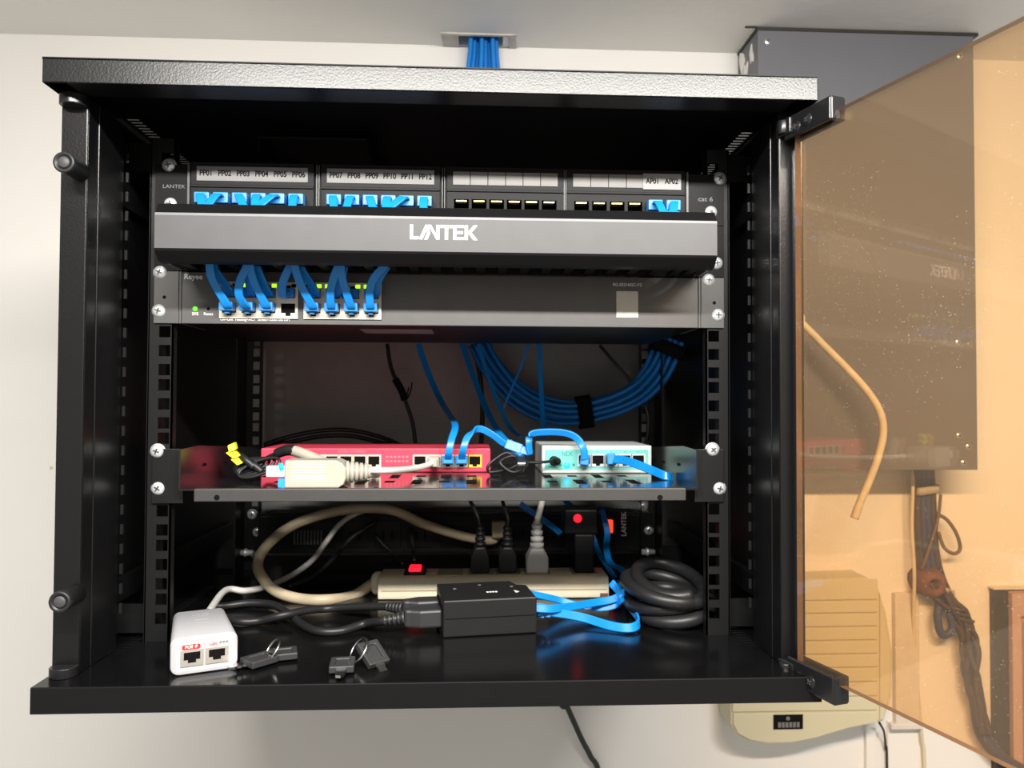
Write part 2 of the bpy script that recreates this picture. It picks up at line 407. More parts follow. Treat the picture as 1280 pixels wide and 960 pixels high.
# front posts: textured front face, stepped inner return, rounded bright inner corner
for sx in (-1, 1):
    X = lambda v: sx*v
    mb = MB()
    def bx(a, b, *r): mb.box(min(sx*a, sx*b), max(sx*a, sx*b), *r)
    bx(260.5, 279.5, -72, -70.4, FL, ZTB); bx(277.9, 279.5, -70.4, 0, FL, ZTB)
    bx(260.5, 262.1, -70.4, -55, FL, ZTB); bx(259.6, 261.2, -56, -16, FL, ZTB)
    bx(259.6, 277, -17.6, -16, FL, ZTB)
    mb.build('front_post', M['powder'], rack, bevel=.9)
    # side panel with a row of vent slots along the top
    sl = [24+7*i for i in range(15)]
    ys = sorted({-16, 350} | set(sl) | {y+4 for y in sl})
    mb = MB(); mb.grid(ys, [FL, 139], lambda u, v: True, min(sx*275, sx*276.5), max(sx*275, sx*276.5), YZ)
    mb.build('side_panel', M['inner'], rack)
    mb = MB()                                  # horizontal brace inside the side panel
    bx(268, 274.6, 0, 300, 60, 84); mb.build('side_brace', M['inner'], rack, bevel=1)
    mb = MB(); bx(268, 274.6, 0, 300, -270, -250); mb.build('side_brace', M['inner'], rack, bevel=1)
    mb = MB()                                  # slotted strip behind the post whose edges glint
    for k in range(24): mb.box(min(sx*257, sx*259.2), max(sx*257, sx*259.2), -14, -12, 92-k*15.9, 100-k*15.9)
    o = mb.build('slot_edge', mat('strip_edge', (.012, .012, .012), .4, spec=.3), rack); o['kind'] = 'stuff'
# back panel
mb = MB(); mb.box(-272, 272, 348, 350, FL, ZT-2); mb.build('back_panel', M['back'], rack)
# mounting rails with square cage-nut openings
hz = []
z = 88.9
zs = []
zz = 107.95
while zz > -295:
    for d in (0, -15.875, -31.75): zs.append(zz+d+12.7-12.7)
    zz -= 44.45
zs = [q for q in zs if -292 < q < 118]
zs_shift = [q-zs[0]+88.9+ (0) for q in zs]
hz = [88.9-44.45*k-d for k in range(-1, 10) for d in (0, 15.875, 31.75)]
hz = [q for q in hz if -292 < q < 112]
for yy, sgn in ((2, 1), (268, -1)):
    for sx in (-1, 1):
        cx = sx*232.55; us = sorted([sx*225.8, cx-4.75, cx+4.75, sx*246])
        vv = sorted([FL, 118]+[q+4.75 for q in hz]+[q-4.75 for q in hz])
        mb = MB(); mb.grid(us, vv, lambda u, v: not (abs(u-cx) < 4.75 and any(abs(v-q) < 4.75 for q in hz)), yy, yy+2*1, XYZ)
        mb.box(min(sx*245, sx*246.5), max(sx*245, sx*246.5), *sorted((yy, yy+34*sgn)), FL, 118)
        mb.box(min(sx*225.8, sx*227), max(sx*225.8, sx*227), *sorted((yy, yy+9*sgn)), FL, 118)
        for zc in (-285, 105): mb.box(min(sx*246, sx*275), max(sx*246, sx*275), yy+10*sgn, yy+12*sgn+.1, zc-12, zc+12)
        mb.build('mounting_rail', M['rail'], rack)
# fan mounting plate under the roof
mb = MB(); mb.box(-166, -70, 30, 160, 130, 132); mb.box(-166, -164.5, 30, 160, 120, 130); mb.box(-71.5, -70, 30, 160, 120, 130)
mb.build('fan_plate', M['inner'], rack, bevel=.5)
# bushes at the left post, bumper knobs
for z0, z1 in ((FL, FL+7), (ZTB-8, ZTB)):
    mb = MB(); pr = []
    n = 6
    for i in range(n): pr += [(9.0, z0+(z1-z0)*i/n), (9.8, z0+(z1-z0)*(i+.5)/n)]
    pr.append((9, z1)); mb.lathe(pr, (-269.5, -74, 0), (0, 0, 1), 20); mb.build('pivot_bush', M['hingeblk'], rack)
for kx, kz in ((-265, 66.5), (-262.5, -243)):
    mb = MB(); mb.lathe([(6.9, -1.5), (6.9, -19), (7.4, -20), (7.6, -24), (7.2, -25), (5.4, -25), (5.0, -24), (0.1, -24)], (kx, -70.5, kz), (0, 1, 0), 24)
    kn = mb.build('bumper_knob', M['rubber'], rack)
    mb = MB(); mb.lathe([(4.2, -23.5), (4.2, -24.6), (3.2, -25.2), (.1, -25.4)], (kx, -70.5, kz), (0, 1, 0), 20)
    mb.build('knob_cap', mat('grey_rubber_cap', (.05, .05, .052), .5), kn)
# door: a thick amber acrylic sheet swung open past square
D0 = Vector((269.5, -80, 0)); DD = Vector((50, -171, 0)).normalized(); DN = Vector((DD.y, -DD.x, 0))   # DN points back towards the rack interior side
DL = 470; DT = 5.2; DZ0, DZ1 = -299.3, 106.3
mb = MB()
c = [D0, D0+DD*DL, D0+DD*DL-DN*DT, D0-DN*DT]
o0 = 0
for z in (DZ0, DZ1):
    for q in c: mb.v.append(Vector((q.x, q.y, z)))
mb.slot = 0; mb.face((0, 1, 5, 4)); mb.face((2, 3, 7, 6))
mb.slot = 1; mb.face((0, 3, 2, 1)); mb.face((4, 5, 6, 7)); mb.face((1, 2, 6, 5)); mb.face((3, 0, 4, 7))
door = mb.build('door', [M['glass'], M['glassedge']], rack, label='open amber acrylic door sheet')
# hinge clips at the door's upper and lower hinge corner
for sg, z0, z1 in ((1, 101, 117.5), (-1, -313.5, -295)):
    mb = MB()
    st = D0-DD*2
    zc = (z0+z1)/2; hh = (z1-z0)/2
    # two cheeks, a web and the arm that reaches to the post pivot
    inner = st+DD*20+DN*1.9+DN*1.4; outer = st+DD*20-DN*(DT+2.2)
    dz = 5.0*sg
    for q in (inner, outer): mb.obox((q.x, q.y, zc-dz*.3), DD*24, DN*1.9, Vector((0, 0, hh)))
    e = st+DD*43-DN*(DT/2-.3); mb.obox((e.x, e.y, zc-dz*.3), DD*1.6, DN*(DT/2+3.5), Vector((0, 0, hh)))
    k = st+DD*20-DN*(DT/2-.3); mb.obox((k.x, k.y, (z1 if sg > 0 else z0)-dz*.3-1.5*sg+.8*sg), DD*24, DN*(DT/2+3.6), Vector((0, 0, 1.6)))
    pv = D0-DD*6+DN*6; mb.lathe([(4.5, z0-zc+3), (4.5, z1-zc-3)], (pv.x, pv.y, zc), (0, 0, 1), 20)
    mb.obox((pv.x+4, pv.y+1, zc), DD*8, DN*5, Vector((0, 0, hh-2)))
    hg = mb.build('door_hinge', M['hingeblk'], rack, bevel=.9)
    ang = math.atan2(DN.y, DN.x)+math.pi/2
    for t in (5, 27):
        q = st+DD*t+DN*5.3
        o = bpy.data.objects.new('screw', SCREW_S); C.objects.link(o); o.parent = hg
        o.location = (Vector((q.x, q.y, zc-dz*.3))-root_loc(hg))*S; o.rotation_euler = (0, .4*t, ang)

# ================================================================== PATCH PANEL
pp = thing('patch_panel', (0, 1, 51.2), 'black patch panel with paper port labels at the top of the rack', 'patch panel')
MODX = ((-206.1, -114.6), (-98.7, -8.9), (6.7, 96.4), (109, 201.3))
PZ = 64.5     # port centre height
ports_x = []
us = [-241.3, 241.3]; 
for a, b in MODX:
    for i in range(6): 
        cxp = a+(b-a)*(i+.5)/6; ports_x.append(cxp); us += [cxp-6.1, cxp+6.1]
us = sorted(us)
mb = MB(); mb.grid(us, [51.2, PZ-6, PZ+5, 95.4], lambda u, v: not (PZ-6 < v < PZ+5 and any(abs(u-q) < 6 for q in ports_x)), 0, 2, XYZ)
mb.build('face_plate', M['coverdark'], pp)
for mi_, (a, b) in enumerate(MODX):
    mb = MB(); us = sorted([a-5, b+5]+[q+d for q in ports_x[mi_*6:mi_*6+6] for d in (-6.1, 6.1)])
    mb.grid(us, [53, PZ-6, PZ+5, 76, 97], lambda u, v: not (PZ-6 < v < PZ+5 and any(abs(u-q) < 6 for q in ports_x)), -3.2, 0, XYZ)
    mb.box(a-5, b+5, -4.4, -3.2, 76, 78.2)
    mb.box(a-5, b+5, -4.4, -3.2, 95.2, 97)
    mb.build('port_module', M['plastic'], pp, bevel=.4)
    n = 6 if mi_ < 3 else 4
    wx = (b-a)/6
    mb = MB()
    if mi_ < 2: mb.box(a, b, -3.7, -3.25, 81.6, 93.6)
    else:
        for i in range(n): mb.box(a+wx*i+.35, a+wx*(i+1)-.35, -3.7, -3.25, 81.9, 93.0)
    mb.build('label_strip', M['label'], pp)
    mb = MB()
    for xx in (a-7.5, b+7.5): mb.box(xx-.9, xx+.9, -1.4, 0, 53, 97)
    mb.build('rib', M['switch'], pp)
    for i in range(6):
        px_ = ports_x[mi_*6+i]
        mb = MB(); mb.box(px_-6.5, px_+6.5, 9, 12, PZ-7, PZ+6); mb.box(px_-6.9, px_-6.1, -2.8, 10, PZ-6.5, PZ+5.5); mb.box(px_+6.1, px_+6.9, -2.8, 10, PZ-6.5, PZ+5.5); mb.box(px_-6.5, px_+6.5, -2.8, 10, PZ+5, PZ+5.8)
        mb.slot = 1
        mb.box(px_-4.6, px_+4.6, -2.2, 6, PZ+3.4, PZ+4.6)
        mb.slot = 2
        for sx in (-1, 1): mb.box(min(px_+sx*6.1, px_+sx*3.2), max(px_+sx*6.1, px_+sx*3.2), -2.6, 6, PZ-6, PZ-4.2)
        mb.build('port', [M['hole'], M['gold'], M['switch']], pp)
mb = MB(); wx = (201.3-109)/6; mb.box(109+wx*4-1, 202.5, -4.3, -3.6, 80.6, 94.2); mb.build('label_strip', mat('fresh_label_paper', (.28, .277, .275), .6), pp)
for k in range(12):
    text('PP%02d' % (k+1), 6.6, (ports_x[k], -3.75, 87.8), M['ink'], pp, 'port_label', bold=.022, sx=.82)
for k in (22, 23): text('AP%02d' % (k-21), 6.4, (ports_x[k]+(-.5 if k == 22 else .5), -4.35, 87.6), M['ink'], pp, 'port_label', bold=.022, sx=.82)
text('LANTEK', 4.4, (-226, -.1, 77), M['printdim'], pp, 'maker_lettering', sx=1.15)
text('cat 6', 5.6, (225, -.1, 74), M['printdim'], pp, 'grade_lettering', bold=.01, sx=1.2)
for x, z in ((-232.55, 88.9), (232.55, 88.9), (-232.55, 57.2), (232.55, 57.2)): screw(pp, x, 0, z)

# ================================================================== CABLE MANAGER
cm = thing('cable_manager', (0, -30, 6.6), 'black horizontal cable manager with the white logo on its grey cover', 'cable manager')
mb = MB(); mb.box(-241.3, 241.3, 0, 2, 6.6, 50.6)
mb.build('mounting_plate', M['coverdark'], cm)
for sx in (-1, 1):
    mb = MB(); mb.prism([(0, 8), (0, 50), (-52, 46), (-52, 9)], sx*213, sx*214.6, lambda u, v, w_: (w_, u, v)); mb.build('end_cheek', M['coverdark'], cm)
    mb = MB(); mb.prism([(0, 7), (0, 26), (-26, 7)], sx*217.5, sx*219, lambda u, v, w_: (w_, u, v)); mb.build('gusset', M['switch'], cm)
FG = [-206+18.2*i for i in range(24)]
for zz in (7.0, 46.5):
    for xx in FG[:-1] + [206]:
        mb = MB(); mb.box(xx-3.6, xx+3.6, -52, 0, zz, zz+1.6); mb.box(xx-5.2, xx+5.2, -54, -49, zz, zz+1.6)
        mb.build('finger', M['coverdark'], cm)
# cover: flat brushed face, chamfered top and bottom lips, side returns
prof = [(-50, 49.8), (-58, 47.5), (-63.4, 39.6), (-64, 37.6), (-64, 12.6), (-63.4, 10.8), (-57, 4.2), (-50, 3.2), (-50, 4.8), (-56.2, 5.6), (-62, 11.4), (-62.4, 13), (-62.4, 37.2), (-62, 38.8), (-57, 46.2), (-50, 48.2)]
mb = MB(); mb.prism(prof, -214.5, 214.3, YZ); 
for i, f in enumerate(mb.f[2:]):
    pass
mb.mi = [1]*len(mb.mi); mb.mi[2+3] = 0; mb.mi[2+2] = 2  # upper edge gets the painted highlight; lips coloured dark to stand for shade
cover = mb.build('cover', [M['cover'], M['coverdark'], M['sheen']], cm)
# logo letters, unit height, drawn as polygons
Lg = [
 [[(0, 1), (.2, 1), (.2, .2), (.62, .2), (.55, 0), (0, 0)]],
 [[(.62, 0), (.86, 0), (1.14, .62), (1.2, .48), (.99, 0), (1.22, 0), (1.42, .46), (1.18, 1), (1.08, 1)]],
 [[(1.24, 1), (1.46, 1), (1.83, .34), (1.83, 1), (2.05, 1), (2.05, 0), (1.84, 0), (1.45, .68), (1.42, .76), (1.36, .66)]],
 [[(2.1, 1), (2.98, 1), (2.98, .8), (2.65, .8), (2.65, 0), (2.43, 0), (2.43, .8), (2.1, .8)]],
 [[(3.02, 1), (3.76, 1), (3.76, .82), (3.24, .82), (3.24, .59), (3.7, .59), (3.7, .41), (3.24, .41), (3.24, .18), (3.76, .18), (3.76, 0), (3.02, 0)]],
 [[(3.82, 1), (4.04, 1), (4.04, .6), (4.1, .6), (4.44, 1), (4.72, 1), (4.28, .52), (4.72, 0), (4.42, 0), (4.1, .42), (4.04, .42), (4.04, 0), (3.82, 0)]]]
lx0 = P(512.5, 290, y=-64).x; lx1 = P(597, 290, y=-64).x; lh = 11.2; lz = P(555, 290.5, y=-64).z-lh/2
for k, polys in enumerate(Lg):
    mb = MB()
    for poly in polys: mb.prism([(lx0+u/4.72*(lx1-lx0), lz+v*lh) for u, v in poly], -64.25, -63.9, XYZ)
    mb.build('logo_letter', M['logo'], cover)
for x, z in ((-232.55, 12.7), (232.55, 12.7), (232.55, 44.45), (-232.55, 44.45)): screw(cm, x, 0, z)

# ================================================================== NETWORK SWITCH
sw = thing('network_switch', (0, 90, -37.7), 'dark grey rack network switch with two blocks of ports at its left', 'network switch')
mb = MB(); mb.box(-218.5, 218.5, 0, 3, -37.7, 5.6); mb.build('front_panel', M['switch'], sw, bevel=.6)
mb = MB(); mb.box(-218.2, 218.2, 3, 190, -37.6, 5.5); mb.build('chassis', M['inner'], sw, bevel=.6)  # shade put into the colour: near-black so bounced light won't brighten the underside
for sx in (-1, 1):
    mb = MB(); mb.box(min(sx*221, sx*241.3), max(sx*221, sx*241.3), 0, 2, -37.7, 6); mb.box(min(sx*219, sx*221), max(sx*219, sx*221), .8, 60, -37.7, 6)
    mb.build('ear', M['switch'], sw, bevel=.5)
    mb = MB(); mb.lathe([(1.5, 0), (1.5, -.15)], (sx*232.55, 0, -15.8), (0, 1, 0), 12); mb.build('ear_hole', M['hole'], sw)
    for z in (0, -31.75): screw(sw, sx*232.55, 0, z)
mb = MB()
mb.slot = 0
PX = []
for a, b in ((-187, -122.2), (-117.4, -52.8)):
    wv = (b-a)/4
    for i in range(4): PX.append(a+wv*(i+.5))
ZU, ZL = -9.8, -24.6
for bi, (a, b) in enumerate(((-187, -122.2), (-117.4, -52.8))):
    pxs = PX[bi*4:bi*4+4]
    us = sorted([a, b]+[q+d for q in pxs for d in (-5.9, -2.2, 2.2, 5.9)])
    # lower row opening has its latch notch at the bottom, upper row at the top
    vv = [-33, -30.9, -28.4, -20.2, -15.8, -7.6, -5.2, -3.2, -2.4]
    def sol(u, v):
        dx = min(abs(u-q) for q in pxs)
        if -28.4 < v < -20.2 or -15.8 < v < -7.6: return not dx < 5.9
        if -30.9 < v < -28.4 or -7.6 < v < -5.2: return not dx < 2.2
        return True
    mb = MB(); mb.grid(us, vv, sol, -1.6, 0, XYZ); mb.build('port_shell', M['nickel'], sw)
    mb = MB()
    for q in pxs:
        mb.box(q-5.9, q+5.9, -.2, .0, -28.4, -20.2); mb.box(q-2.2, q+2.2, -.2, 0, -30.9, -28.4); mb.box(q-5.9, q+5.9, -.2, 0, -15.8, -7.6); mb.box(q-2.2, q+2.2, -.2, 0, -7.6, -5.2)
    mb.build('port_socket', M['hole'], sw)
lit = (306, 329, 345, 397, 405, 447, 454, 473)
for bi, q in enumerate(PX):
    for d in (-4.6, 4.6):
        cxp = q+d; on = any(abs(P(l, 359, y=-1.6).x-cxp) < 3.2 for l in lit)
        mb = MB(); mb.box(cxp-1.9, cxp+1.9, -1.9, -1.5, -6.9, -4.0); mb.build('port_led', M['green_led'] if on else M['hole'], sw)
mb = MB(); p_ = P(244, 386, y=0); mb.lathe([(2.0, 0), (2.0, -.3), (1.4, -.7), (.1, -.8)], p_, (0, 1, 0), 14); mb.build('status_led', M['sys_led'], sw)
mb = MB(); p_ = P(260.5, 386, y=0); mb.lathe([(1.3, 0), (1.3, -.2)], p_, (0, 1, 0), 12); mb.build('reset_hole', M['hole'], sw)
p_ = P(244, 392.5, y=0); text('SYS', 3.4, (p_.x, -.1, p_.z), M['print'], sw, 'lettering', bold=.01)
p_ = P(260.5, 392.5, y=0); text('Reset', 3.4, (p_.x, -.1, p_.z), M['print'], sw, 'lettering')
p_ = P(230, 346, y=0); text('Reyee', 6.2, (p_.x, -.1, p_.z), M['print'], sw, 'maker_lettering', align='LEFT', bold=.015)
p_ = P(319, 399.5, y=0); text('On=Link  Flashing=ACT  Green=1000/100/10M', 2.95, (p_.x, -.1, p_.z), M['print'], sw, 'lettering', bold=.008)
p_ = P(784, 356, y=0); text('RG-ES216GC-V2', 3.6, (p_.x, -.1, p_.z), M['print'], sw, 'model_lettering')
a = P(770.5, 364, y=0); b = P(797.5, 397, y=0)
mb = MB(); mb.box(a.x, b.x, -.3, 0, b.z, a.z); mb.build('sticker', mat('sticker_paper', (.55, .53, .48), .6), sw, label='blank pale sticker')
a = P(450, 411.5, z=-37.8); b = P(535, 417, z=-37.8)
mb = MB(); mb.box(a.x, b.x+6, b.y, a.y, -38.1, -37.7); mb.build('underside_label', mat('grey_label', (.20, .19, .19), .5), sw)

# ================================================================== PATCH CABLES (panel -> through manager -> switch)
def plug_mb(cx, cy, cz, sgn=-1, w_=11.6, h=8, l=15):
    mb = MB(); mb.box(cx-w_/2, cx+w_/2, cy-l*.55, cy+2, cz-h/2, cz+h/2)
    mb.box(cx-w_/2*.82, cx+w_/2*.82, cy-l, cy-l*.55, cz-h/2*.82, cz+h/2*.82)
    return mb
def boot_mb(cx, cz, w_=12.2):
    # the light collar seen around each flat cable's plug
    mb = MB(); mb.box(cx-w_/2, cx+w_/2, -14, -3.5, cz-4.6, cz+4.4); return mb
pan = [0, 1, 2, 3, 4, 5, 6, 7, 8, 9, 10, 11, 22, 23]
lean = {0: 6, 1: -8, 2: 9, 3: 1, 4: -15, 5: 0, 6: 3, 7: -3, 8: 5, 9: -1, 10: -17, 11: 0, 22: 5, 23: -5}
# (switch port, row, pixel path from the plug to the manager's slot)
SWR = [
 (0, 'L', [(285, 383), (272, 362), (264, 345), (262, 328)]),
 (0, 'U', [(287, 366), (279, 352), (270, 340), (266, 328)]),
 (1, 'L', [(308, 384), (299, 370), (300, 352), (309, 332)]),
 (1, 'U', [(313, 368), (312, 356), (313, 342), (314, 330)]),
 (2, 'L', [(333, 383), (322, 362), (315, 345), (312, 330)]),
 (2, 'U', [(336, 368), (330, 356), (324, 342), (319, 330)]),
 (3, 'U', [(354, 371), (353, 356), (358, 342), (364, 330)]),
 (4, 'L', [(391, 384), (380, 364), (372, 345), (368, 330)]),
 (4, 'U', [(396, 368), (388, 354), (380, 342), (374, 330)]),
 (5, 'L', [(414, 384), (413, 366), (417, 348), (423, 332)]),
 (6, 'L', [(439, 384), (433, 366), (428, 348), (426, 332)]),
 (6, 'U', [(424, 369), (424, 356), (428, 344), (430, 332)]),
 (7, 'L', [(463, 384), (462, 364), (468, 347), (481, 332)]),
 (7, 'U', [(470, 368), (471, 356), (476, 344), (484, 332)]),
]
names = ['PP%02d' % (k+1) for k in range(12)]+['AP01', 'AP02']
for k in range(14):
    q = pan[k]; pxp = ports_x[q]; port, row, path = SWR[k]
    up = row == 'U'; xs = PX[port]; zs_ = ZU-1.4 if up else ZL+1
    t = thing('patch_cable', (pxp, -20, 60), 'flat blue patch cable plugged in under the label %s of the patch panel' % names[k], 'cable', 'blue patch cables between patch panel and switch')
    boot_mb(pxp, PZ+.5).build('plug', M['blueplug'], t, bevel=.8)
    mb = MB(); mb.box(xs-5.6, xs+5.6, -(7 if up else 11), 0, zs_-4, zs_+3.4)
    if not up: mb.box(xs-2, xs+2, -8, -1.7, zs_-6.2, zs_-4)
    mb.build('plug', M['blueplug'] if not up else M['bluedk'], t, bevel=.8)
    pts = [Vector((pxp, -13.5, PZ+1.5)), Vector((pxp+lean[q]*.15, -19, PZ+1)), Vector((pxp+lean[q]*.7, -24, PZ-8)), Vector((pxp+lean[q], -27, 50))]
    last = P(*path[-1], y=-30 if not up else -22)
    pts += [Vector((pxp+(last.x-pxp)*.35, -30-(k % 3)*4, 34)), Vector((pxp+(last.x-pxp)*.8, -32-(k % 3)*4, 22)), Vector((last.x, -31 if not up else -23, 11))]
    n = len(path)
    yy = [-13, -21, -27, -30] if not up else [-9, -15, -20, -22]
    for i in range(n-1, -1, -1): pts.append(P(*path[i], y=yy[i]))
    pts.append(Vector((xs, -8, zs_+.5)))
    mb = MB(); mb.ribbon(pts, 6.6, 2.0, (1, 0, 0)); mb.build('cord', M['blue'], t)

# ================================================================== SHELF
SZ = -174.0
sh = thing('rack_shelf', (0, 100, -188), 'black slotted cantilever shelf carrying the red and mint routers', 'shelf')
mb = MB(); 
sl = []
for row, (y0, y1) in enumerate(((22, 58), (72, 108), (150, 190))):
    for i in range(15):
        x0 = -176+24.4*i
        long = (i+row) % 2 == 0
        sl.append((x0, x0+9, y0 if long else y0+12, y1 if long else y1-8))
us = sorted({-213.5, 213.5} | {q[0] for q in sl} | {q[1] for q in sl}); vv = sorted({-12, 235} | {q[2] for q in sl} | {q[3] for q in sl})
mb.grid(us, vv, lambda u, v: not any(a < u < b and c_ < v < d for a, b, c_, d in sl), SZ-1.4, SZ, XY)
mb.build('tray', mat('black_glossy_shelf', (.010, .010, .011), .12, spec=.55), sh)
mb = MB(); mb.box(-201, 203.5, -14.5, -12.5, -184, SZ+.3); mb.box(-201, 203.5, -12.5, -8, SZ-1.2, SZ+.25)
lip = mb.build('front_lip', mat('shelf_lip_grey', (.05, .049, .048), .42, spec=.35), sh, bevel=.7)
for px_ in (271, 825): p_ = P(px_, 622, y=-14.5); mb = MB(); mb.lathe([(2.3, 0), (2.3, -.2)], p_, (0, 1, 0), 14); mb.build('lip_hole', M['hole'], lip)
for sx in (-1, 1):
    mb = MB(); mb.prism([(-10, SZ-1), (-10, -142), (30, -141), (235, -155), (235, SZ-1)], sx*213.5, sx*215, YZ); mb.build('side_flange', mat('black_glossy_flange', (.012, .012, .013), .26, spec=.4), sh)
    mb = MB(); mb.box(min(sx*221.5, sx*240.5), max(sx*221.5, sx*240.5), -.4, 2, -187.3, -142); mb.box(min(sx*215, sx*222), max(sx*215, sx*222), -.4, 1.6, -187.3, -142)
    mb.build('ear', M['rail'], sh, bevel=.5)
    for z in (-148.7, -180.4): screw(sh, sx*232.3, -.4, z)
    for yy, zz in ((40, -160), (95, -162)): mb = MB(); mb.box(min(sx*212.9, sx*213.6), max(sx*212.9, sx*213.6), yy, yy+8, zz, zz+2.4); mb.build('flange_slot', M['hole'], sh)

# ================================================================== RED ROUTER
RY = 132; RX0 = P(326, 576, y=RY).x; RX1 = P(613, 576, y=RY).x; RZ0 = SZ+.2; RZ1 = P(470, 560.5, y=RY).z
rr = thing('red_router', ((RX0+RX1)/2, RY+60, SZ), 'flat bright red router with a row of ports on the shelf', 'router')
mb = MB(); mb.box(RX0, RX1, RY, RY+90, RZ0, RZ1); mb.build('case', M['red'], rr, bevel=1.2)
PYR = 577.5
def wport(parent, px_, py_, y, w_=11.5, h=9, shell=M['nickel'], m=1.6):
    p_ = P(px_, py_, y=y); x, z = p_.x, p_.z
    mb = MB(); us = [x-w_/2-m, x-w_/2, x-2.2, x+2.2, x+w_/2, x+w_/2+m]; vv = [z-h/2-2.2-m*.4, z-h/2-2, z-h/2, z+h/2, z+h/2+m]
    def so(u, v):
        if z-h/2 < v < z+h/2: return abs(u-x) > w_/2
        if z-h/2-2 < v < z-h/2: return abs(u-x) > 2.2
        return True
    mb.grid(us, vv, so, y-1.2, y, XYZ); sh_ = mb.build('port', shell, parent)
    mb = MB(); mb.box(x-w_/2, x+w_/2, y-.25, y-.05, z-h/2-2, z+h/2); mb.build('socket', M['hole'], sh_)
for px_ in (397, 415, 432.5, 450, 467.5): wport(rr, px_, 575.5, RY, 11.3, 8.5)
for px_ in (525, 543, 560, 577): wport(rr, px_, 575.5, RY, 11.3, 8.5)
wport(rr, 593.5, 575.5, RY, 11.3, 8.5, M['orange'])
for i in range(6):
    for j in range(2):
        p_ = P(484+i*5.0, 571+j*5.5, y=RY); mb = MB(); mb.box(p_.x-1.1, p_.x+1.1, RY-.3, RY, p_.z-.9, p_.z+.9); mb.build('indicator', M['pink'], rr)
p_ = P(440, 564.5, y=RY); text('GIGABIT ETHERNET', 3.2, (p_.x, RY-.1, p_.z), M['pink'], rr, 'lettering')
p_ = P(560, 563.8, y=RY); text('1    2    3    4    5', 3.2, (p_.x, RY-.1, p_.z), M['pink'], rr, 'lettering')
p_ = P(573, 587, y=RY); text('PoE   LAN', 3.2, (p_.x, RY-.1, p_.z), M['pink'], rr, 'lettering')

# ================================================================== MINT ROUTER
MY = 118; mx0 = P(677.5, 575, y=MY).x; mx1 = P(814.5, 575, y=MY).x; mz1 = P(740, 557, y=MY).z
mr = thing('mint_router', ((mx0+mx1)/2, MY+40, SZ), 'small pale router with a mint green port face on the shelf', 'router')
mb = MB(); mb.box(mx0, mx1, MY, MY+86, SZ+.3, mz1); mb.build('case', M['mintwhite'], mr, bevel=1.0)
a = P(681, 562, y=MY); b = P(810, 587, y=MY)
mb = MB(); mb.box(a.x, b.x, MY-.3, MY+.2, b.z, a.z); mb.build('front_label', M['mint'], mr)
for i in range(5): wport(mr, 730.5+16.8*i, 574.5, MY-.3, 11.5, 8.6, M['mintwhite'], 1.5)
p_ = P(692.5, 576, y=MY); mb = MB(); mb.lathe([(5, 0), (5, -.8), (4.2, -1.2), (.1, -1.2)], (p_.x, MY-.2, p_.z), (0, 1, 0), 18); mb.build('power_jack', M['plastic'], mr)
p_ = P(708.5, 582, y=MY); mb = MB(); mb.lathe([(3.2, 0), (3.2, -.5), (2, -1.2), (.1, -1.4)], (p_.x, MY-.2, p_.z), (0, 1, 0), 16); mb.build('power_led', M['cyan_led'], mr)
for px_ in (700.5, 717): p_ = P(px_, 581, y=MY); mb = MB(); mb.box(p_.x-1.2, p_.x+1.2, MY-.7, MY-.3, p_.z-1.2, p_.z+1.2); mb.build('indicator', M['teal'], mr)
p_ = P(709, 567.5, y=MY); text('hEX', 6.2, (p_.x, MY-.4, p_.z), M['teal'], mr, 'lettering', bold=.01)
for i in range(5): p_ = P(730.5+16.8*i, 565.2, y=MY); text(str(i+1), 2.8, (p_.x, MY-.4, p_.z), M['teal'], mr, 'lettering')
# twisted power lead of the mint router
t = thing('power_lead', P(650, 580, y=105), 'thin black twisted power lead bunched between the red and mint routers', 'cable')
mb = MB(); mb.tube([P(692.5, 576, y=MY-6), P(680, 577.5, y=104), P(662, 578, y=100), P(648, 574, y=98), P(634, 566, y=100), P(619, 574, y=98), P(610, 583, y=96), P(612, 590, y=98), P(628, 588, y=96), P(642, 584, y=92), P(650, 576, y=94), P(640, 570, y=98), P(625, 578, y=92), P(640, 590, y=90), P(655, 585, y=88), P(660, 577, y=95)], 1.5, 8); mb.build('cord', M['rubber'], t)
mb = MB(); mb.lathe([(4.2, 0), (4.2, -9), (3, -12), (1.6, -16)], P(692.5, 576, y=MY-.5), (-.25, 1, 0), 16); mb.build('barrel_plug', M['plastic'], t)
mb = MB()
for i in range(5): mb.tube([P(645+i*2.2, 571, y=90), P(648+i*2.0, 580, y=82), P(644+i*2.4, 590, y=90)], .9, 6)
mb.build('wire_tie', M['steel'], t)
# ribbons on the shelf
def flat(label, pts, side=(1, 0, 0), plugs=(), w_=7, th=2.2, group=None, name='network_cable', m='blue'):
    t = thing(name, pts[0], label, 'cable', group)
    mb = MB(); mb.ribbon(pts, w_, th, side); mb.build('cord', M[m], t)
    for a_, b_, hw, hh in plugs:
        a_ = Vector(a_); b_ = Vector(b_); d = b_-a_; L = d.length; d.normalize(); sd = Vector(side if not isinstance(side, list) else side[0]); sd = (sd-d*sd.dot(d)).normalized(); n_ = d.cross(sd)
        mb = MB(); c0 = a_+d*L*.35; mb.obox(c0, d*L*.35, sd*hw, n_*hh); c1 = a_+d*L*.85; mb.obox(c1, d*L*.2, sd*hw*.8, n_*hh*.8)
        mb.build('plug', M['blueplug'] if m == 'blue' else M[m], t, bevel=.7)
    return t
def up(v, dz): return Vector((v.x, v.y, v.z+dz))
a0 = P(560, 576, y=RY)
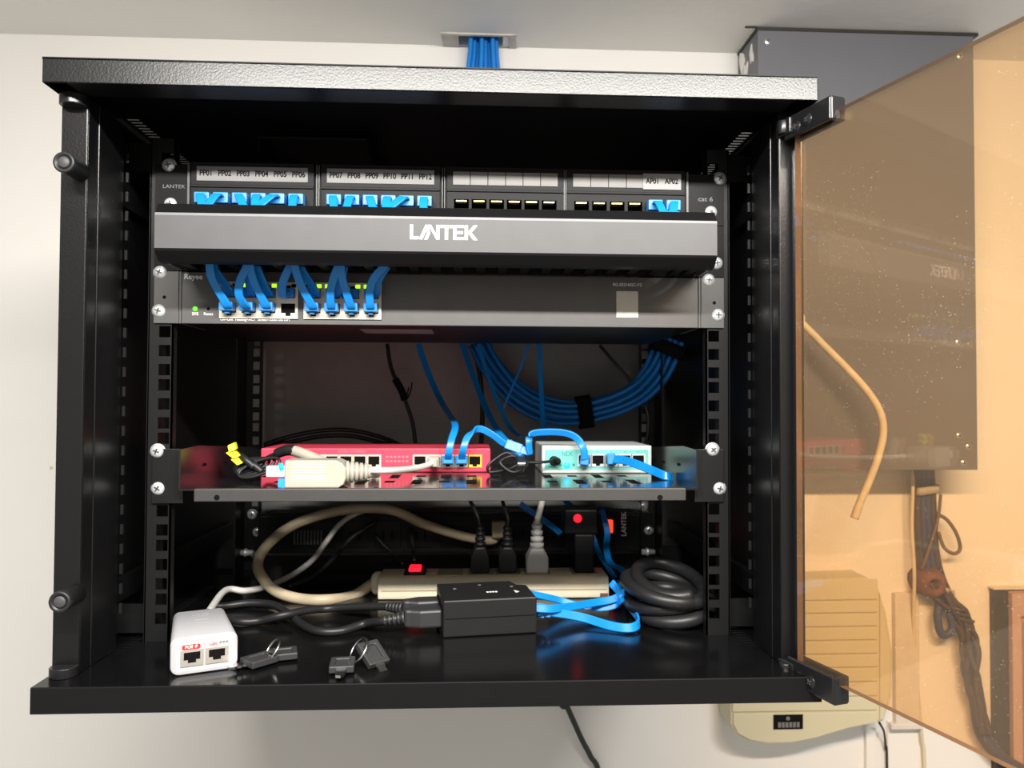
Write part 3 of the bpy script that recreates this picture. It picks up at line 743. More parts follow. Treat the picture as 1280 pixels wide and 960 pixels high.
flat('flat blue cable rising from the red router, third port from right end', [P(560, 576, y=RY-12), P(561, 565, y=RY-20), P(565, 548, y=RY-16), P(569, 535, y=RY-2), P(566, 525, y=170), P(553, 505, y=235), P(541, 480, y=265), P(531, 455, y=275), P(523, 430, y=280)], plugs=[(P(560, 575, y=RY-1), P(560, 575, y=RY-14), 6, 4.5)])
flat('flat blue cable looping up from the red router towards the mint router', [P(577, 576, y=RY-12), P(579, 562, y=RY-22), P(585, 546, y=RY-18), P(598, 536, y=RY-10), P(615, 543, y=RY-8), P(630, 554, y=RY-10), P(648, 560, y=RY-12)], side=[(1, 0, 0), (1, 0, 0), (1, 0, .2), (.4, 0, 1), (.2, -.3, 1), (.2, -.3, 1), (.2, -.3, 1)], plugs=[(P(577, 575, y=RY-1), P(577, 575, y=RY-14), 6, 4.5), (P(632, 556, y=RY-11), P(660, 566, y=RY-14), 5, 5)])
flat('flat blue cable arching over the mint router into its first port', [P(663, 568, y=112), P(661, 555, y=112), P(664, 543, y=112), P(682, 540, y=112), P(705, 541, y=110), P(720, 547, y=106), P(729, 560, y=102), P(731, 574, y=103)], side=[(.2, .5, 1), (.6, .3, .6), (.3, -.4, 1), (0, -.4, 1), (0, -.4, 1), (.4, -.3, 1), (1, 0, .3), (1, 0, 0)], plugs=[(P(731, 575, y=MY-1), P(731, 575, y=MY-14), 6, 4.5)])
flat('flat blue cable leaving the mint router to the shelf right end', [P(764, 574, y=104), P(778, 575, y=94), P(795, 580, y=80), P(815, 588, y=66), P(832, 595, y=52), P(840, 596, y=60)], side=[(0, .4, 1)]*6, w_=8, plugs=[(P(764, 574, y=MY-1), P(764, 574, y=MY-16), 6, 4.5)])
flat('flat blue cable coming down the rack back to the tangle between routers', [P(577, 428, y=285), P(588, 460, y=270), P(603, 500, y=240), P(620, 535, y=190), P(634, 552, y=150), P(648, 562, y=135)], plugs=[(P(634, 556, y=128), P(652, 570, y=116), 5, 5)])

# ================================================================== WHITE ADAPTER ON SHELF
wy = -9
ad = thing('inline_adapter', P(394, 611, y=wy+14), 'ivory rounded adapter lying at the front edge of the shelf', 'adapter')
a = P(355.5, 575.5, y=wy); b = P(432, 611, y=wy)
mb = MB(); mb.prism([(a.x, a.z-.5), (a.x, SZ+.8), (a.x+1, SZ+.3), (b.x-6, SZ+.3), (b.x-2, SZ+3), (b.x, SZ+8), (b.x, a.z-7), (b.x-3, a.z-2.5), (b.x-8, a.z), (a.x+1, a.z)], wy, wy+26, XYZ)
mb.build('shell', M['ivory'], ad, bevel=2.2)
mb = MB()
for i in range(7): mb.box(a.x+6, a.x+34, wy-.25, wy, SZ+5+i*2.4, SZ+5.9+i*2.4)
mb.build('grip_line', mat('ivory_shade', (.70, .66, .56), .5), ad)
mb = MB(); c = P(432, 590, y=wy+12); d = P(461, 590, y=wy+16)
for i in range(5): mb.lathe([(9.5-i*.55, 0), (9.5-i*.55, 2.6)], c+(d-c)*(i/5), d-c, 18); mb.lathe([(7.8-i*.6, 2.4), (7.8-i*.6, 5)], c+(d-c)*(i/5), d-c, 18)
mb.build('strain_relief', M['ivory'], ad)
mb = MB(); mb.tube([P(458, 588, y=wy+15), P(490, 588, y=30), P(515, 586, y=70), P(533, 582, y=98), P(541, 577, y=110)], 3.0, 10); mb.build('lead', M['whitecable'], ad)
mb = MB(); mb.tube([P(458, 592, y=wy+15), P(466, 593, y=22), P(471, 593.5, y=34)], 2.8, 10); mb.build('lead', M['whitecable'], ad)
mb = MB(); p_ = P(543, 576, y=RY); mb.box(p_.x-5.6, p_.x+5.6, RY-20, RY, p_.z-5, p_.z+5); mb.box(p_.x-4, p_.x+4, RY-26, RY-20, p_.z-4, p_.z+4); mb.build('plug', M['ivory'], ad, bevel=.8)
mb = MB(); mb.box(a.x-16, a.x+.5, wy+4, wy+16, SZ+9, SZ+18); mb.build('clear_plug', M['clear'], ad, bevel=.6)
mb = MB(); mb.lathe([(3.4, 0), (3.4, 2), (.5, 3)], P(352.5, 584, y=wy+6), (-1, -.7, 0), 14); mb.build('upper_led', M['cyan_led'], ad)
mb = MB(); mb.box(a.x-5.5, a.x+.2, wy+2, wy+8, SZ+.6, SZ+7.5); mb.build('lower_led', M['blue_led'], ad)
t = thing('sleeved_cable', P(365, 565, y=60), 'thick white sleeved cable end with black sleeve behind the ivory adapter', 'cable')
mb = MB(); mb.tube([P(366, 563, y=60), P(378, 567, y=55), P(395, 574, y=50), P(410, 581, y=45), P(425, 588, y=40)], 5.0, 14); mb.build('sheath', M['ivory'], t)
mb = MB(); mb.tube([P(369, 563, y=59), P(358, 563, y=62), P(346, 567, y=66)], lambda u: 5.4-.8*u, 14); mb.build('black_sleeve', M['rubber'], t)
mb = MB(); mb.tube([P(346, 567, y=66), P(335, 572, y=70), P(328, 580, y=74), P(335, 590, y=70), P(350, 592, y=45), P(352, 591, y=8)], 2.2, 10); mb.build('cord', M['rubber'], t)
# black bundle with yellow wrap
t = thing('tied_lead', P(310, 590, y=70), 'bunched black lead with a yellow tie at the shelf left end', 'cable')
mb = MB()
for i in range(5):
    c = P(308+i*4, 582+i, y=70-6*i); r = 9+i*1.2
    mb.tube([c+Vector((math.cos(q)*r*1.3, math.sin(q)*4, math.sin(q+.7)*r*.62+1)) for q in [2*math.pi*j/10 for j in range(10)]], 1.5, 8, 5, True)
mb.xform(lambda v: Vector((v.x, v.y, max(v.z, SZ+.4)))); mb.build('cord', M['rubber'], t)
mb = MB()
for a_, b_ in (((293, 567), (318, 584)), ((300, 572), (328, 590))): mb.tube([P(*a_, y=62), P((a_[0]+b_[0])/2, (a_[1]+b_[1])/2-2, y=50), P(*b_, y=48)], 3.4, 10)
mb.build('black_band', M['rubber'], t)
mb = MB()
for (q0, q1) in (((290, 555), (292, 563)), ((288, 564), (297, 571)), ((294, 572), (302, 579))):
    u = P(*q0, y=52); v = P(*q1, y=50); mb.obox((u+v)/2, (v-u)*.55, Vector((2.8, 1.5, 1.5)), Vector((0, 3, 0)))
mb.build('yellow_tie', M['yellow'], t, bevel=.8)

# ================================================================== CABLES ON THE RACK'S BACK
cl = [(838, 424), (832, 440), (818, 468), (795, 492), (760, 508), (715, 516), (675, 509), (640, 488), (612, 455), (598, 428)]
cpts = spline([P(x, y, y=q) for (x, y), q in zip(cl, (245, 246, 248, 252, 262, 275, 285, 292, 298, 300))], 6); n = len(cpts)
def offset_path(pts, a_, b_):
    out = []
    for i, p_ in enumerate(pts):
        t_ = (pts[min(i+1, len(pts)-1)]-pts[max(i-1, 0)]).normalized(); nn = t_.cross(Vector((0, 1, 0))).normalized()
        k = 1.0+.12*math.sin(i*.21+a_); out.append(p_+nn*a_*k+Vector((0, b_, 0)))
    return out
words = ['outermost', 'second from outside', 'third from outside', 'fourth from outside', 'fifth from outside', 'sixth from outside', 'seventh from outside', 'innermost']
for i in range(8):
    a_ = 12.5-i*3.6
    t = MB(); t.tube(offset_path(cpts, -a_, (-5 if i % 2 else 3)), 3.1, 8, 1)
    tag(t.build('bundle_cable', M['bluedk']), 'round blue cable in the bundle arc at the rack back, %s' % words[i], 'cable', 'blue cables in the bundle at the rack back')
for frac, wd, lb in ((.10, 15, 'upper black hook-and-loop strap around the blue bundle near the right rail'), (.53, 17, 'lower black hook-and-loop strap around the blue bundle at its lowest point')):
    i = int(frac*(n-1)); p_ = cpts[i]; t_ = (cpts[i+1]-cpts[i-1]).normalized(); nn = t_.cross(Vector((0, 1, 0))).normalized()
    mb = MB(); mb.prism(rrect(-20, 20, -15, 9, 7), -wd/2, wd/2, lambda u, v, w_: p_+nn*u+Vector((0, v, 0))+t_*w_, True)
    tag(mb.build('cable_strap', M['velcro']), lb, 'strap')
flat('thin flat blue cable hanging straight down behind the mint router', [P(674, 428, y=262), P(675, 460, y=258), P(677, 500, y=250), P(679, 530, y=235), P(678, 548, y=215)], w_=6)
flat('narrow blue cable crossing the bundle slantwise at the rack back', [P(661, 430, y=268), P(650, 460, y=266), P(638, 490, y=262), P(627, 515, y=258)], w_=3, th=2)
flat('flat blue cable slanting down in front of the bundle left end', [P(598, 430, y=275), P(610, 470, y=268), P(625, 510, y=255), P(638, 535, y=240), P(650, 546, y=215)], w_=5)
mb = MB(); mb.tube([P(484, 430, y=300), P(489, 460, y=298), P(500, 485, y=294), P(508, 505, y=292), P(516, 530, y=290), P(520, 560, y=288)], 2.4, 8)
bl = tag(mb.build('black_lead', M['rubber']), 'thin black lead with a taped joint hanging at the rack back', 'cable')
mb = MB(); mb.tube([P(494, 474, y=295), P(502, 488, y=292), P(506, 500, y=291)], 4.4, 10); mb.tube([P(508, 500, y=290), P(513, 490, y=288), P(515, 478, y=288)], .9, 6); mb.tube([P(508, 498, y=290), P(511, 484, y=288)], .9, 6); mb.build('taped_joint', M['velcro'], bl)
mb = MB(); mb.tube([P(592, 430, y=305), P(600, 470, y=305), P(603, 510, y=303), P(602, 545, y=300), P(600, 570, y=298)], 3.0, 8)
tag(mb.build('black_cord', M['rubber']), 'black cord hanging behind the start of the blue bundle', 'cable')
mb = MB(); mb.tube([P(750, 432, y=290), P(765, 450, y=278), P(786, 474, y=270), P(802, 497, y=266), P(810, 520, y=262), P(809, 545, y=258), P(806, 556, y=255)], 2.2, 8)
tag(mb.build('grey_cord', mat('dark_grey_cord', (.045, .045, .047), .45)), 'dark grey cord slanting across the bundle on the right', 'cable')
for k, (dy, lb) in enumerate(((0, 'upper'), (7, 'lower'))):
    mb = MB(); mb.tube([P(330, 556+dy*.5, y=225), P(365, 545+dy, y=240), P(405, 538+dy, y=250), P(440, 538+dy, y=255), P(475, 546+dy, y=250), P(500, 556+dy*.4, y=240)], 2.6, 8)
    tag(mb.build('coiled_lead', M['rubber']), '%s black lead arching behind the red router' % lb, 'cable')

# ================================================================== REAR POWER UNIT
pdz0, pdz1 = -279, -234
pd = thing('rear_power_unit', (0, 275, pdz0), 'black rack power distribution unit at the rear rails with glowing switch', 'power strip')
mb = MB(); mb.box(-241, 241, 262, 264, pdz0, pdz1); mb.box(-222, 222, 246, 300, pdz0+1, pdz1-1); mb.build('body', M['plastic'], pd, bevel=1)
for i in range(8):
    x0 = -150+38*i; mb = MB(); mb.box(x0-15, x0+15, 244.8, 246, pdz0+7, pdz1-7); mb.build('outlet', M['inner'], pd, bevel=.6)
    mb = MB()
    for dx in (-5, 5): mb.box(x0+dx-1, x0+dx+1, 244.4, 244.8, pdz0+16, pdz0+26)
    mb.build('slot', M['hole'], pd)
for i in range(9):
    p_ = P(368+i*4.2, 672, y=244); mb = MB(); mb.box(p_.x-.8, p_.x+.8, 243.5, 246.2, p_.z-8, p_.z+8); mb.build('vent_rib', mat('grey_rib', (.10, .10, .10), .5) if i == 0 else bpy.data.materials['grey_rib'], pd)
p_ = P(761, 657, y=245); mb = MB(); mb.box(p_.x-4.5, p_.x+4.5, 241, 246, p_.z-8, p_.z+7); mb.build('rocker_switch', M['orange_led'], pd, bevel=1.2)
p_ = P(780, 655, y=245.5); text('LANTEK', 8.2, (p_.x, 245.8, p_.z), M['print'], pd, 'maker_lettering', rot=Matrix.Rotation(math.pi/2, 3, 'X') @ Matrix.Rotation(math.pi/2, 3, 'Z'), bold=.02, sx=.95)
for px_, py_ in ((320, 648), (322, 672), (803, 640), (806, 668)): p_ = P(px_, py_, y=262); screw(pd, p_.x, 262, p_.z)
for px_, py_, lb in ((307, 691, 'left'), (809, 690, 'right')):
    p_ = P(px_, py_, y=255); mb = MB(); mb.lathe([(3.2, -7), (3.6, -2), (5, -1), (5, 1), (3.6, 2), (3, 9)], p_, (1, 0, 0), 12); mb.build('thumb_screw', M['zinc'], pd)
# beige strip cord and plug in the rear unit
# ================================================================== POWER STRIP ON FLOOR
sy0 = 124; sx0, sx1 = -70, 163.6; sz1 = -279.2
ps = thing('power_strip', ((sx0+sx1)/2, sy0+24, FL), 'yellowed beige power strip on the rack floor behind the black adapter', 'power strip')
prof = [(sy0+1, FL+.3), (sy0, FL+7), (sy0+.6, FL+15), (sy0+3, FL+20), (sy0+7, sz1), (sy0+43, sz1), (sy0+46, FL+18), (sy0+47, FL+8), (sy0+46, FL+.3)]
mb = MB(); mb.prism(prof, sx0, sx1, YZ, True); mb.build('housing', M['beige'], ps, bevel=1.4)
mb = MB(); mb.box(sx0+4, sx1-2, sy0-.35, sy0+.3, FL+9, FL+9.8); mb.build('seam', M['beigecable'], ps)
mb = MB(); mb.lathe([(12, 0), (12, -5), (9, -8), (7.5, -9)], (sx0, sy0+22, FL+12), (1, 0, 0), 16); mb.build('cord_collar', M['beige'], ps)
q = P(519, 713, y=sy0+22)
mb = MB(); mb.box(q.x-11, q.x+11, sy0+12, sy0+36, sz1-.5, sz1+3); mb.build('switch_bezel', M['plastic'], ps, bevel=.8)
mb = MB(); mb.box(q.x-6.2, q.x+6.2, sy0+15, sy0+32, sz1+2.5, sz1+7); mb.build('rocker_switch', M['red_led'], ps, bevel=1.2)
for px_ in (563, 601, 635, 672, 730): p_ = P(px_, 716, z=sz1); mb = MB(); mb.box(p_.x-13, p_.x+13, sy0+9, sy0+38, sz1-.3, sz1+1); mb.build('outlet', mat('beige_socket', (.36, .32, .23), .5) if px_ == 563 else bpy.data.materials['beige_socket'], ps, bevel=.5)
mb = MB(); p_ = P(755, 744, y=sy0); mb.box(p_.x-4, p_.x+4, sy0-.3, sy0+.3, p_.z-3, p_.z+2); mb.build('rust_stain', M['clay'], ps)
mb = MB(); mb.tube([Vector((sx0-7, sy0+22, FL+12)), P(440, 745, y=sy0+14), P(405, 750, y=112), P(372, 748, y=118), P(345, 739, y=126), P(328, 722, y=135), P(322, 705, y=145), P(332, 684, y=160), P(360, 660, y=178), P(400, 644, y=195), P(445, 636, y=205), P(490, 638, y=212), P(530, 655, y=220), P(570, 668, y=228), P(603, 675, y=234), P(618, 674, y=238), P(622, 664, y=242)], 5.4, 14); mb.build('power_cord', M['beigecable'], ps)
p_ = P(623, 660, y=244); mb = MB(); mb.box(p_.x-8, p_.x+8, 226, 246, p_.z-9, p_.z+10); mb.build('plug', M['beigecable'], ps, bevel=2.5)

def ribbed_plug(t, px_, ybase, pw, m, top_py, neck_py, w2=11, cord=None, cm_=None, r=2):
    b0 = P(px_, 712, y=ybase); b0 = Vector((b0.x, ybase, sz1+.6)); zt = P(px_, neck_py, y=ybase).z; zr = P(px_, top_py, y=ybase).z
    mb = MB(); poly = [(b0.x-w2, b0.z), (b0.x+w2, b0.z), (b0.x+w2, b0.z+(zt-b0.z)*.62), (b0.x+w2*.55, zt), (b0.x-w2*.55, zt), (b0.x-w2, b0.z+(zt-b0.z)*.62)]
    mb.prism(poly, ybase-9, ybase+9, XYZ); mb.build('plug_body', m, t, bevel=2)
    mb = MB(); nr = 4
    for i in range(nr):
        z0 = zt+(zr-zt)*i/nr; h = (zr-zt)/nr; mb.lathe([(w2*.62-i*.5, 0), (w2*.62-i*.5, h*.66)], (b0.x, ybase, z0), (0, 0, 1), 14); mb.lathe([(w2*.45-i*.4, h*.5), (w2*.45-i*.4, h*1.05)], (b0.x, ybase, z0), (0, 0, 1), 14)
    mb.build('strain_relief', m, t)
    mb = MB(); mb.tube([Vector((b0.x, ybase, zr-2))]+cord, r, 8); mb.build('cord', cm_, t)
PYB = sy0+22
for px_, lb, cord in ((600, 'left black ribbed mains plug standing in the beige strip', [P(598, 648, y=PYB+2), P(592, 634, y=PYB+10), P(585, 622, y=PYB+30)]), (634, 'right black ribbed mains plug standing beside the white plug', [P(635, 648, y=PYB+2), P(631, 636, y=PYB+10), P(627, 622, y=PYB+30)])):
    t = thing('mains_plug', (P(px_, 712, y=PYB).x, PYB, sz1), lb, 'plug'); ribbed_plug(t, px_, PYB, 20, M['rubber'], 656, 682, 9.5, cord, M['rubber'])
t = thing('mains_plug', (P(671, 712, y=PYB).x, PYB, sz1), 'pale grey ribbed mains plug standing in the beige strip', 'plug')
ribbed_plug(t, 671, PYB, 24, mat('pale_grey_plug', (.52, .52, .50), .45), 652, 684, 11.5, [P(673, 645, y=PYB), P(676, 634, y=PYB-4), P(679, 620, y=PYB-6)], M['whitecable'], 3.2)
t = thing('plug_adapter', (P(730, 712, y=PYB).x, PYB, sz1), 'black power adapter with a red light standing in the beige strip', 'adapter')
a = P(718.5, 668, y=PYB-10); b = P(743, 714, y=PYB-10); mb = MB(); mb.box(a.x, b.x, PYB-10, PYB+14, sz1+.8, a.z); mb.build('body', M['plastic'], t, bevel=2)
a = P(706, 637, y=PYB-6); b = P(748, 667, y=PYB-6); mb = MB(); mb.box(a.x, b.x, PYB-6, PYB+30, b.z-1, a.z); mb.build('head', M['inner'], t, bevel=2)
p_ = P(722, 648, y=PYB-6); mb = MB(); mb.lathe([(4.4, 0), (4.4, -.6), (3, -1.4), (.1, -1.8)], p_, (0, 1, 0), 16); mb.build('light', M['red_led'], t)

# ================================================================== BLACK ADAPTER ON FLOOR (rotated)
fa = P(554, 798, z=FL); fb = P(671, 791.5, z=FL); ang = math.atan2(fb.y-fa.y, fb.x-fa.x); bw = (fb-fa).length
ba = thing('power_injector', (fa.x, fa.y, FL), 'black rectangular power injector brick on the rack floor', 'adapter', rz=ang)
mb = MB(); mb.prism([(0, 0), (bw, 0), (bw, 44), (bw-9, 48), (bw-12, 62), (0, 62)], .4, 31, XY); mb.build('case', mat('black_brick', (.010, .010, .0105), .5, spec=.35, bump=(1500, .1)), ba, bevel=1, local=True)
mb = MB(); mb.box(1.5, bw-1.5, -.35, .1, 15.6, 16.2); mb.build('seam', M['hole'], ba, local=True)
mb = MB(); mb.box(1, bw-1, -.25, .2, 30, 31.15); mb.build('pale_edge', M['switch'], ba, local=True)  # lighter grey strip along the upper front edge of the case
RZ = Matrix.Rotation(0, 3, 'Z')
mb = MB()
for k in range(4): mb.box(bw*.5+k*2.6, bw*.5+k*2.6+2.0, 22.6, 25.4, 31.0, 31.2)
mb.build('printed_mark', M['print'], ba, local=True)
mb = MB(); mb.prism([(bw*.81, 26), (bw*.86, 21), (bw*.835, 21.2), (bw*.84, 18.6), (bw*.815, 19)], 31.0, 31.2, XY); mb.build('printed_mark', M['print'], ba, local=True)
for x, y in ((14, 40), (38, 50), (66, 40)): mb = MB(); mb.lathe([(1.6, 0), (1.6, .3)], (x, y, 31), (0, 0, 1), 10); mb.build('case_screw', M['printdim'], ba, local=True)
mb = MB()
for y in (14, 40): mb.box(-1.2, .5, y-10, y+10, 5, 24)
mb.build('inlet', M['hole'], ba, local=True)
Rm = Matrix.Rotation(ang, 3, 'Z')
def bal(x, y, z): return Vector((fa.x, fa.y, FL))+Rm @ Vector((x, y, z))
cordA = [P(480, 776, z=FL+12), P(455, 780, z=FL+6), P(425, 789, z=FL+4), P(398, 789, z=FL+4), P(378, 781, z=FL+4), P(361, 767, z=FL+5), P(340, 756, z=FL+5), P(312, 754, z=FL+5), P(285, 757, z=FL+4), P(268, 758, z=FL+4)]
cordB = [P(470, 757, z=FL+14), P(440, 759, z=FL+10), P(410, 761, z=FL+7), P(385, 763, z=FL+9), P(354, 769, z=FL+9.5), P(325, 776, z=FL+4), P(300, 777, z=FL+4), P(280, 772, z=FL+4)]
for lb, y, z, cord in (('front black power cord snaking left over the floor to the black injector', 14, 15, cordA), ('rear black power cord lying left over the floor to the black injector', 40, 16, cordB)):
    t = thing('power_cord', bal(-20, y, 0), lb, 'cable')
    mb = MB(); s0 = len(mb.v)
    mb.prism([(0, 9), (-19, 9.5), (-27, 6), (-32, 4.5), (-32, -4.5), (-27, -6), (-19, -9.5), (0, -9)], -7.5, 7.5, lambda u, v, w_: bal(u, y+v, z+w_)); mb.build('connector', mat('charcoal_plug', (.030, .030, .032), .42) if y == 14 else bpy.data.materials['charcoal_plug'], t, bevel=2)
    mb = MB(); c0 = bal(-31, y, z); dv = (cord[0]-c0)
    L = min(dv.length, 30); dv.normalize()
    for i in range(5): mb.lathe([(5.6-i*.35, i*4), (5.6-i*.35, i*4+2.6)], c0, dv, 14)
    mb.lathe([(4, 0), (3.4, 20)], c0, dv, 12); mb.build('strain_relief', bpy.data.materials['charcoal_plug'], t)
    mb = MB(); mb.tube([c0+dv*8]+[c0+dv*20]+cord[1:], 3.5, 12); mb.build('cord', M['rubber'], t)

# ================================================================== BLUE CABLES ON FLOOR
Z = (0, 0, 1); Hs = (0, 1, .3)
def F(px, py, h): return P(px, py, z=FL+h)
t = flat('flat blue cable folded in a loop on the floor right of the black injector', [F(672, 764, 16), F(696, 766, 13), F(729, 772, 8), F(762, 782, 5), F(786, 785, 5), F(798, 780, 6), F(795, 769, 8), F(782, 753, 12), F(772, 738, 18), F(764, 728, 24)], side=[(0, .3, 1)]*3+[(0, .4, 1)]*7, w_=7.5, plugs=[(F(668, 762, 15), F(688, 765, 14), 6, 4.5)])
flat('flat blue cable running up from the black injector behind the power strip end', [F(668, 760, 20), F(690, 761, 18), F(715, 758, 15), F(745, 753, 13), F(769, 748, 15), F(783, 736, 24), P(786, 724, y=130), P(776, 711, y=150), P(763, 704, y=165), P(758, 685, y=190), P(759, 664, y=205), P(752, 637, y=215)], side=[(0, .4, 1)]*5+[(.6, 0, .8)]+[(1, 0, .2)]*6, w_=7)
flat('short flat blue cable behind the loop beside the black injector', [F(662, 742, 22), F(682, 746, 17), F(702, 751, 11), F(725, 757, 7), F(750, 760, 6), F(770, 756, 9), F(778, 745, 18), P(772, 728, y=140)], side=[(0, .4, 1)]*8, w_=6)
flat('dark blue flat cable hanging in the shade beside the black plug adapter', [P(705, 624, y=215), P(722, 640, y=226), P(735, 655, y=232), P(748, 690, y=215), P(758, 706, y=200), P(768, 722, y=180)], w_=6)
flat('flat blue cable stub slanting behind the pale grey plug', [P(650, 630, y=225), P(672, 645, y=222), P(690, 658, y=218), P(701, 667, y=212)], w_=7)

# ================================================================== BLACK COIL ON FLOOR
t = MB(); pts = []
cc = P(838, 790, z=FL); cc = Vector((208, 54, FL))
turns = 4.5
for i in range(int(turns*14)+5):
    a_ = 2*math.pi*i/14; k = i/(turns*14); lay = i/14
    rx = 33+2.5*math.sin(lay*2.3); ry = 40+3*math.cos(lay*1.7)
    x = math.cos(a_)*rx-2*k; y = math.sin(a_)*ry
    z = 6.2+lay*6.6+4.0*math.sin(a_*1.0+lay*1.4)+y*.10*(lay/turns)
    pts.append(cc+Vector((x+4*math.sin(lay*3), y, max(6.2, z))))
t.tube(pts, 6.0, 12, 4)
coil = tag(t.build('coiled_cable', M['rubber']), 'thick black cable wound in a coil on the floor at right', 'cable')

# ================================================================== WHITE INJECTOR
f0 = P(255.5, 841, z=FL); k0 = P(249, 756, z=FL+29)
ang = math.atan2(-(k0.x-f0.x), k0.y-f0.y)
wi = thing('poe_injector', (f0.x, f0.y, FL), 'white two-port PoE injector with a red label at the floor front left', 'adapter', rz=ang)
wi.scale = (.925, 1, .9)
def wbody(x0, x1, z0, z1, y0, y1, tpx, name, m, r, bev=0):
    mb = MB(); mb.prism(rrect(x0, x1, z0, z1, r), y0, y1, XYZ, True)
    n_ = len(mb.v)//2
    for i in range(n_, 2*n_): v = mb.v[i]; mb.v[i] = Vector((v.x*tpx, v.y, z0+(v.z-z0)*.97))
    return mb.build(name, m, wi, bevel=bev, local=True)
wbody(-25, 25, .3, 29.5, 3, 80, .86, 'shell', M['white'], 6, 1.0)
wbody(-24.6, 24.6, .6, 29, 0, 3, 1.01, 'front_bezel', M['white'], 6.5, .8)
mb = MB(); mb.grid([-20.5, -18.2, 18.6, 20.9], [3.5, 5.5, 24.2, 26], lambda u, v: not (-18.2 < u < 18.6 and 5.5 < v < 24.2), -.15, .3, XYZ); mb.build('inset_line', mat('shade_white', (.62, .62, .62), .5), wi, local=True)
for x0, x1 in ((-17.4, -1), (.8, 17.4)):
    xm = (x0+x1)/2; h = (x1-x0)/2
    mb = MB(); mb.grid([x0, xm-6, xm-3, xm+3, xm+6, x1], [7, 9.6, 12, 18.2, 19.8], lambda u, v: not ((12 < v < 18.2 and abs(u-xm) < 6) or (9.6 < v < 12 and abs(u-xm) < 3)), -.6, .2, XYZ)
    s_ = mb.build('port', mat('port_shell_grey', (.50, .46, .40), .35, metal=.5) if x0 < -5 else bpy.data.materials['port_shell_grey'], wi, local=True)
    mb = MB(); mb.box(xm-6, xm+6, -.15, .1, 9.6, 18.2); mb.build('socket', M['hole'], s_, local=True)
mb = MB(); mb.prism(rrect(-16.5, -3.2, 20.4, 24.4, 1.6), -.4, .2, XYZ); mb.build('red_label', M['redlabel'], wi, local=True)
text('PoE ⚡' if False else 'POE', 3.2, (-11.5, -.45, 22.4), M['print'], wi, 'lettering', local=True, bold=.01)
mb = MB(); mb.prism([(-6.2, 23.8), (-7.6, 22.2), (-6.4, 22.2), (-7, 20.9), (-5, 22.7), (-6.1, 22.7), (-5.3, 23.8)], -.55, -.35, XYZ); mb.build('bolt_mark', M['print'], wi, local=True)
text('LAN', 2.8, (6.5, -.1, 22.4), M['redlabel'], wi, 'lettering', local=True)
for i in range(3): mb = MB(); mb.box(11+i*2.4, 12.4+i*2.4, -.2, .1, 22.6, 23.8); mb.build('port_mark', M['printdim'], wi, local=True)
emb = mat('embossed_white', (.34, .34, .35), .4)
for y, wd in ((64, 7), (50, 5), (42, 4)):
    mb = MB()
    for k in range(4): mb.box(-wd+wd*.5*k+.3, -wd+wd*.5*(k+1)-.3, y-1.2, y+1.2, 29.0, 29.25)
    mb.build('embossed_mark', emb, wi, local=True)
mb = MB(); mb.lathe([(6.5, 0), (5.2, 8), (4.4, 10), (5, 11), (4, 16), (3.6, 22)], (3, 78, 18), (.25, 1, .1), 14); mb.build('strain_relief', M['white'], wi, local=True)
Ri = Matrix.Rotation(ang, 3, 'Z'); st = Vector((f0.x, f0.y, FL))+Ri @ Vector((7.5, 97, 19))
mb = MB()
tail = [Vector((st.x, st.y, st.z)), P(285, 735, y=95), P(312, 736, y=110), P(340, 731, y=140), P(375, 716, y=180), P(402, 696, y=205), P(420, 672, y=222), P(438, 648, y=232), P(462, 632, y=238), P(500, 620, y=240)]
mb.tube([(Ri.transposed() @ (q-Vector((f0.x, f0.y, FL)))) for q in tail], 3.4, 10); mb.build('lead', M['greycable'], wi, local=True)

# thin dark leads in the shade above the floor
for lb, pts, r in (('thin black lead curving from the floor up to the rear unit', [P(360, 733, y=150), P(390, 722, y=170), P(415, 700, y=195), P(440, 672, y=220), P(470, 652, y=235)], 2.6),
                   ('thin black lead dropping behind the red-lit strip switch', [P(513, 660, y=240), P(516, 680, y=225), P(518, 702, y=200)], 2.0),
                   ('thin dark lead slanting left of the strip switch', [P(468, 668, y=242), P(480, 682, y=235), P(495, 695, y=225), P(504, 706, y=215)], 1.8)):
    mb = MB(); mb.tube(pts, r, 8); tag(mb.build('thin_lead', M['rubber']), lb, 'cable')

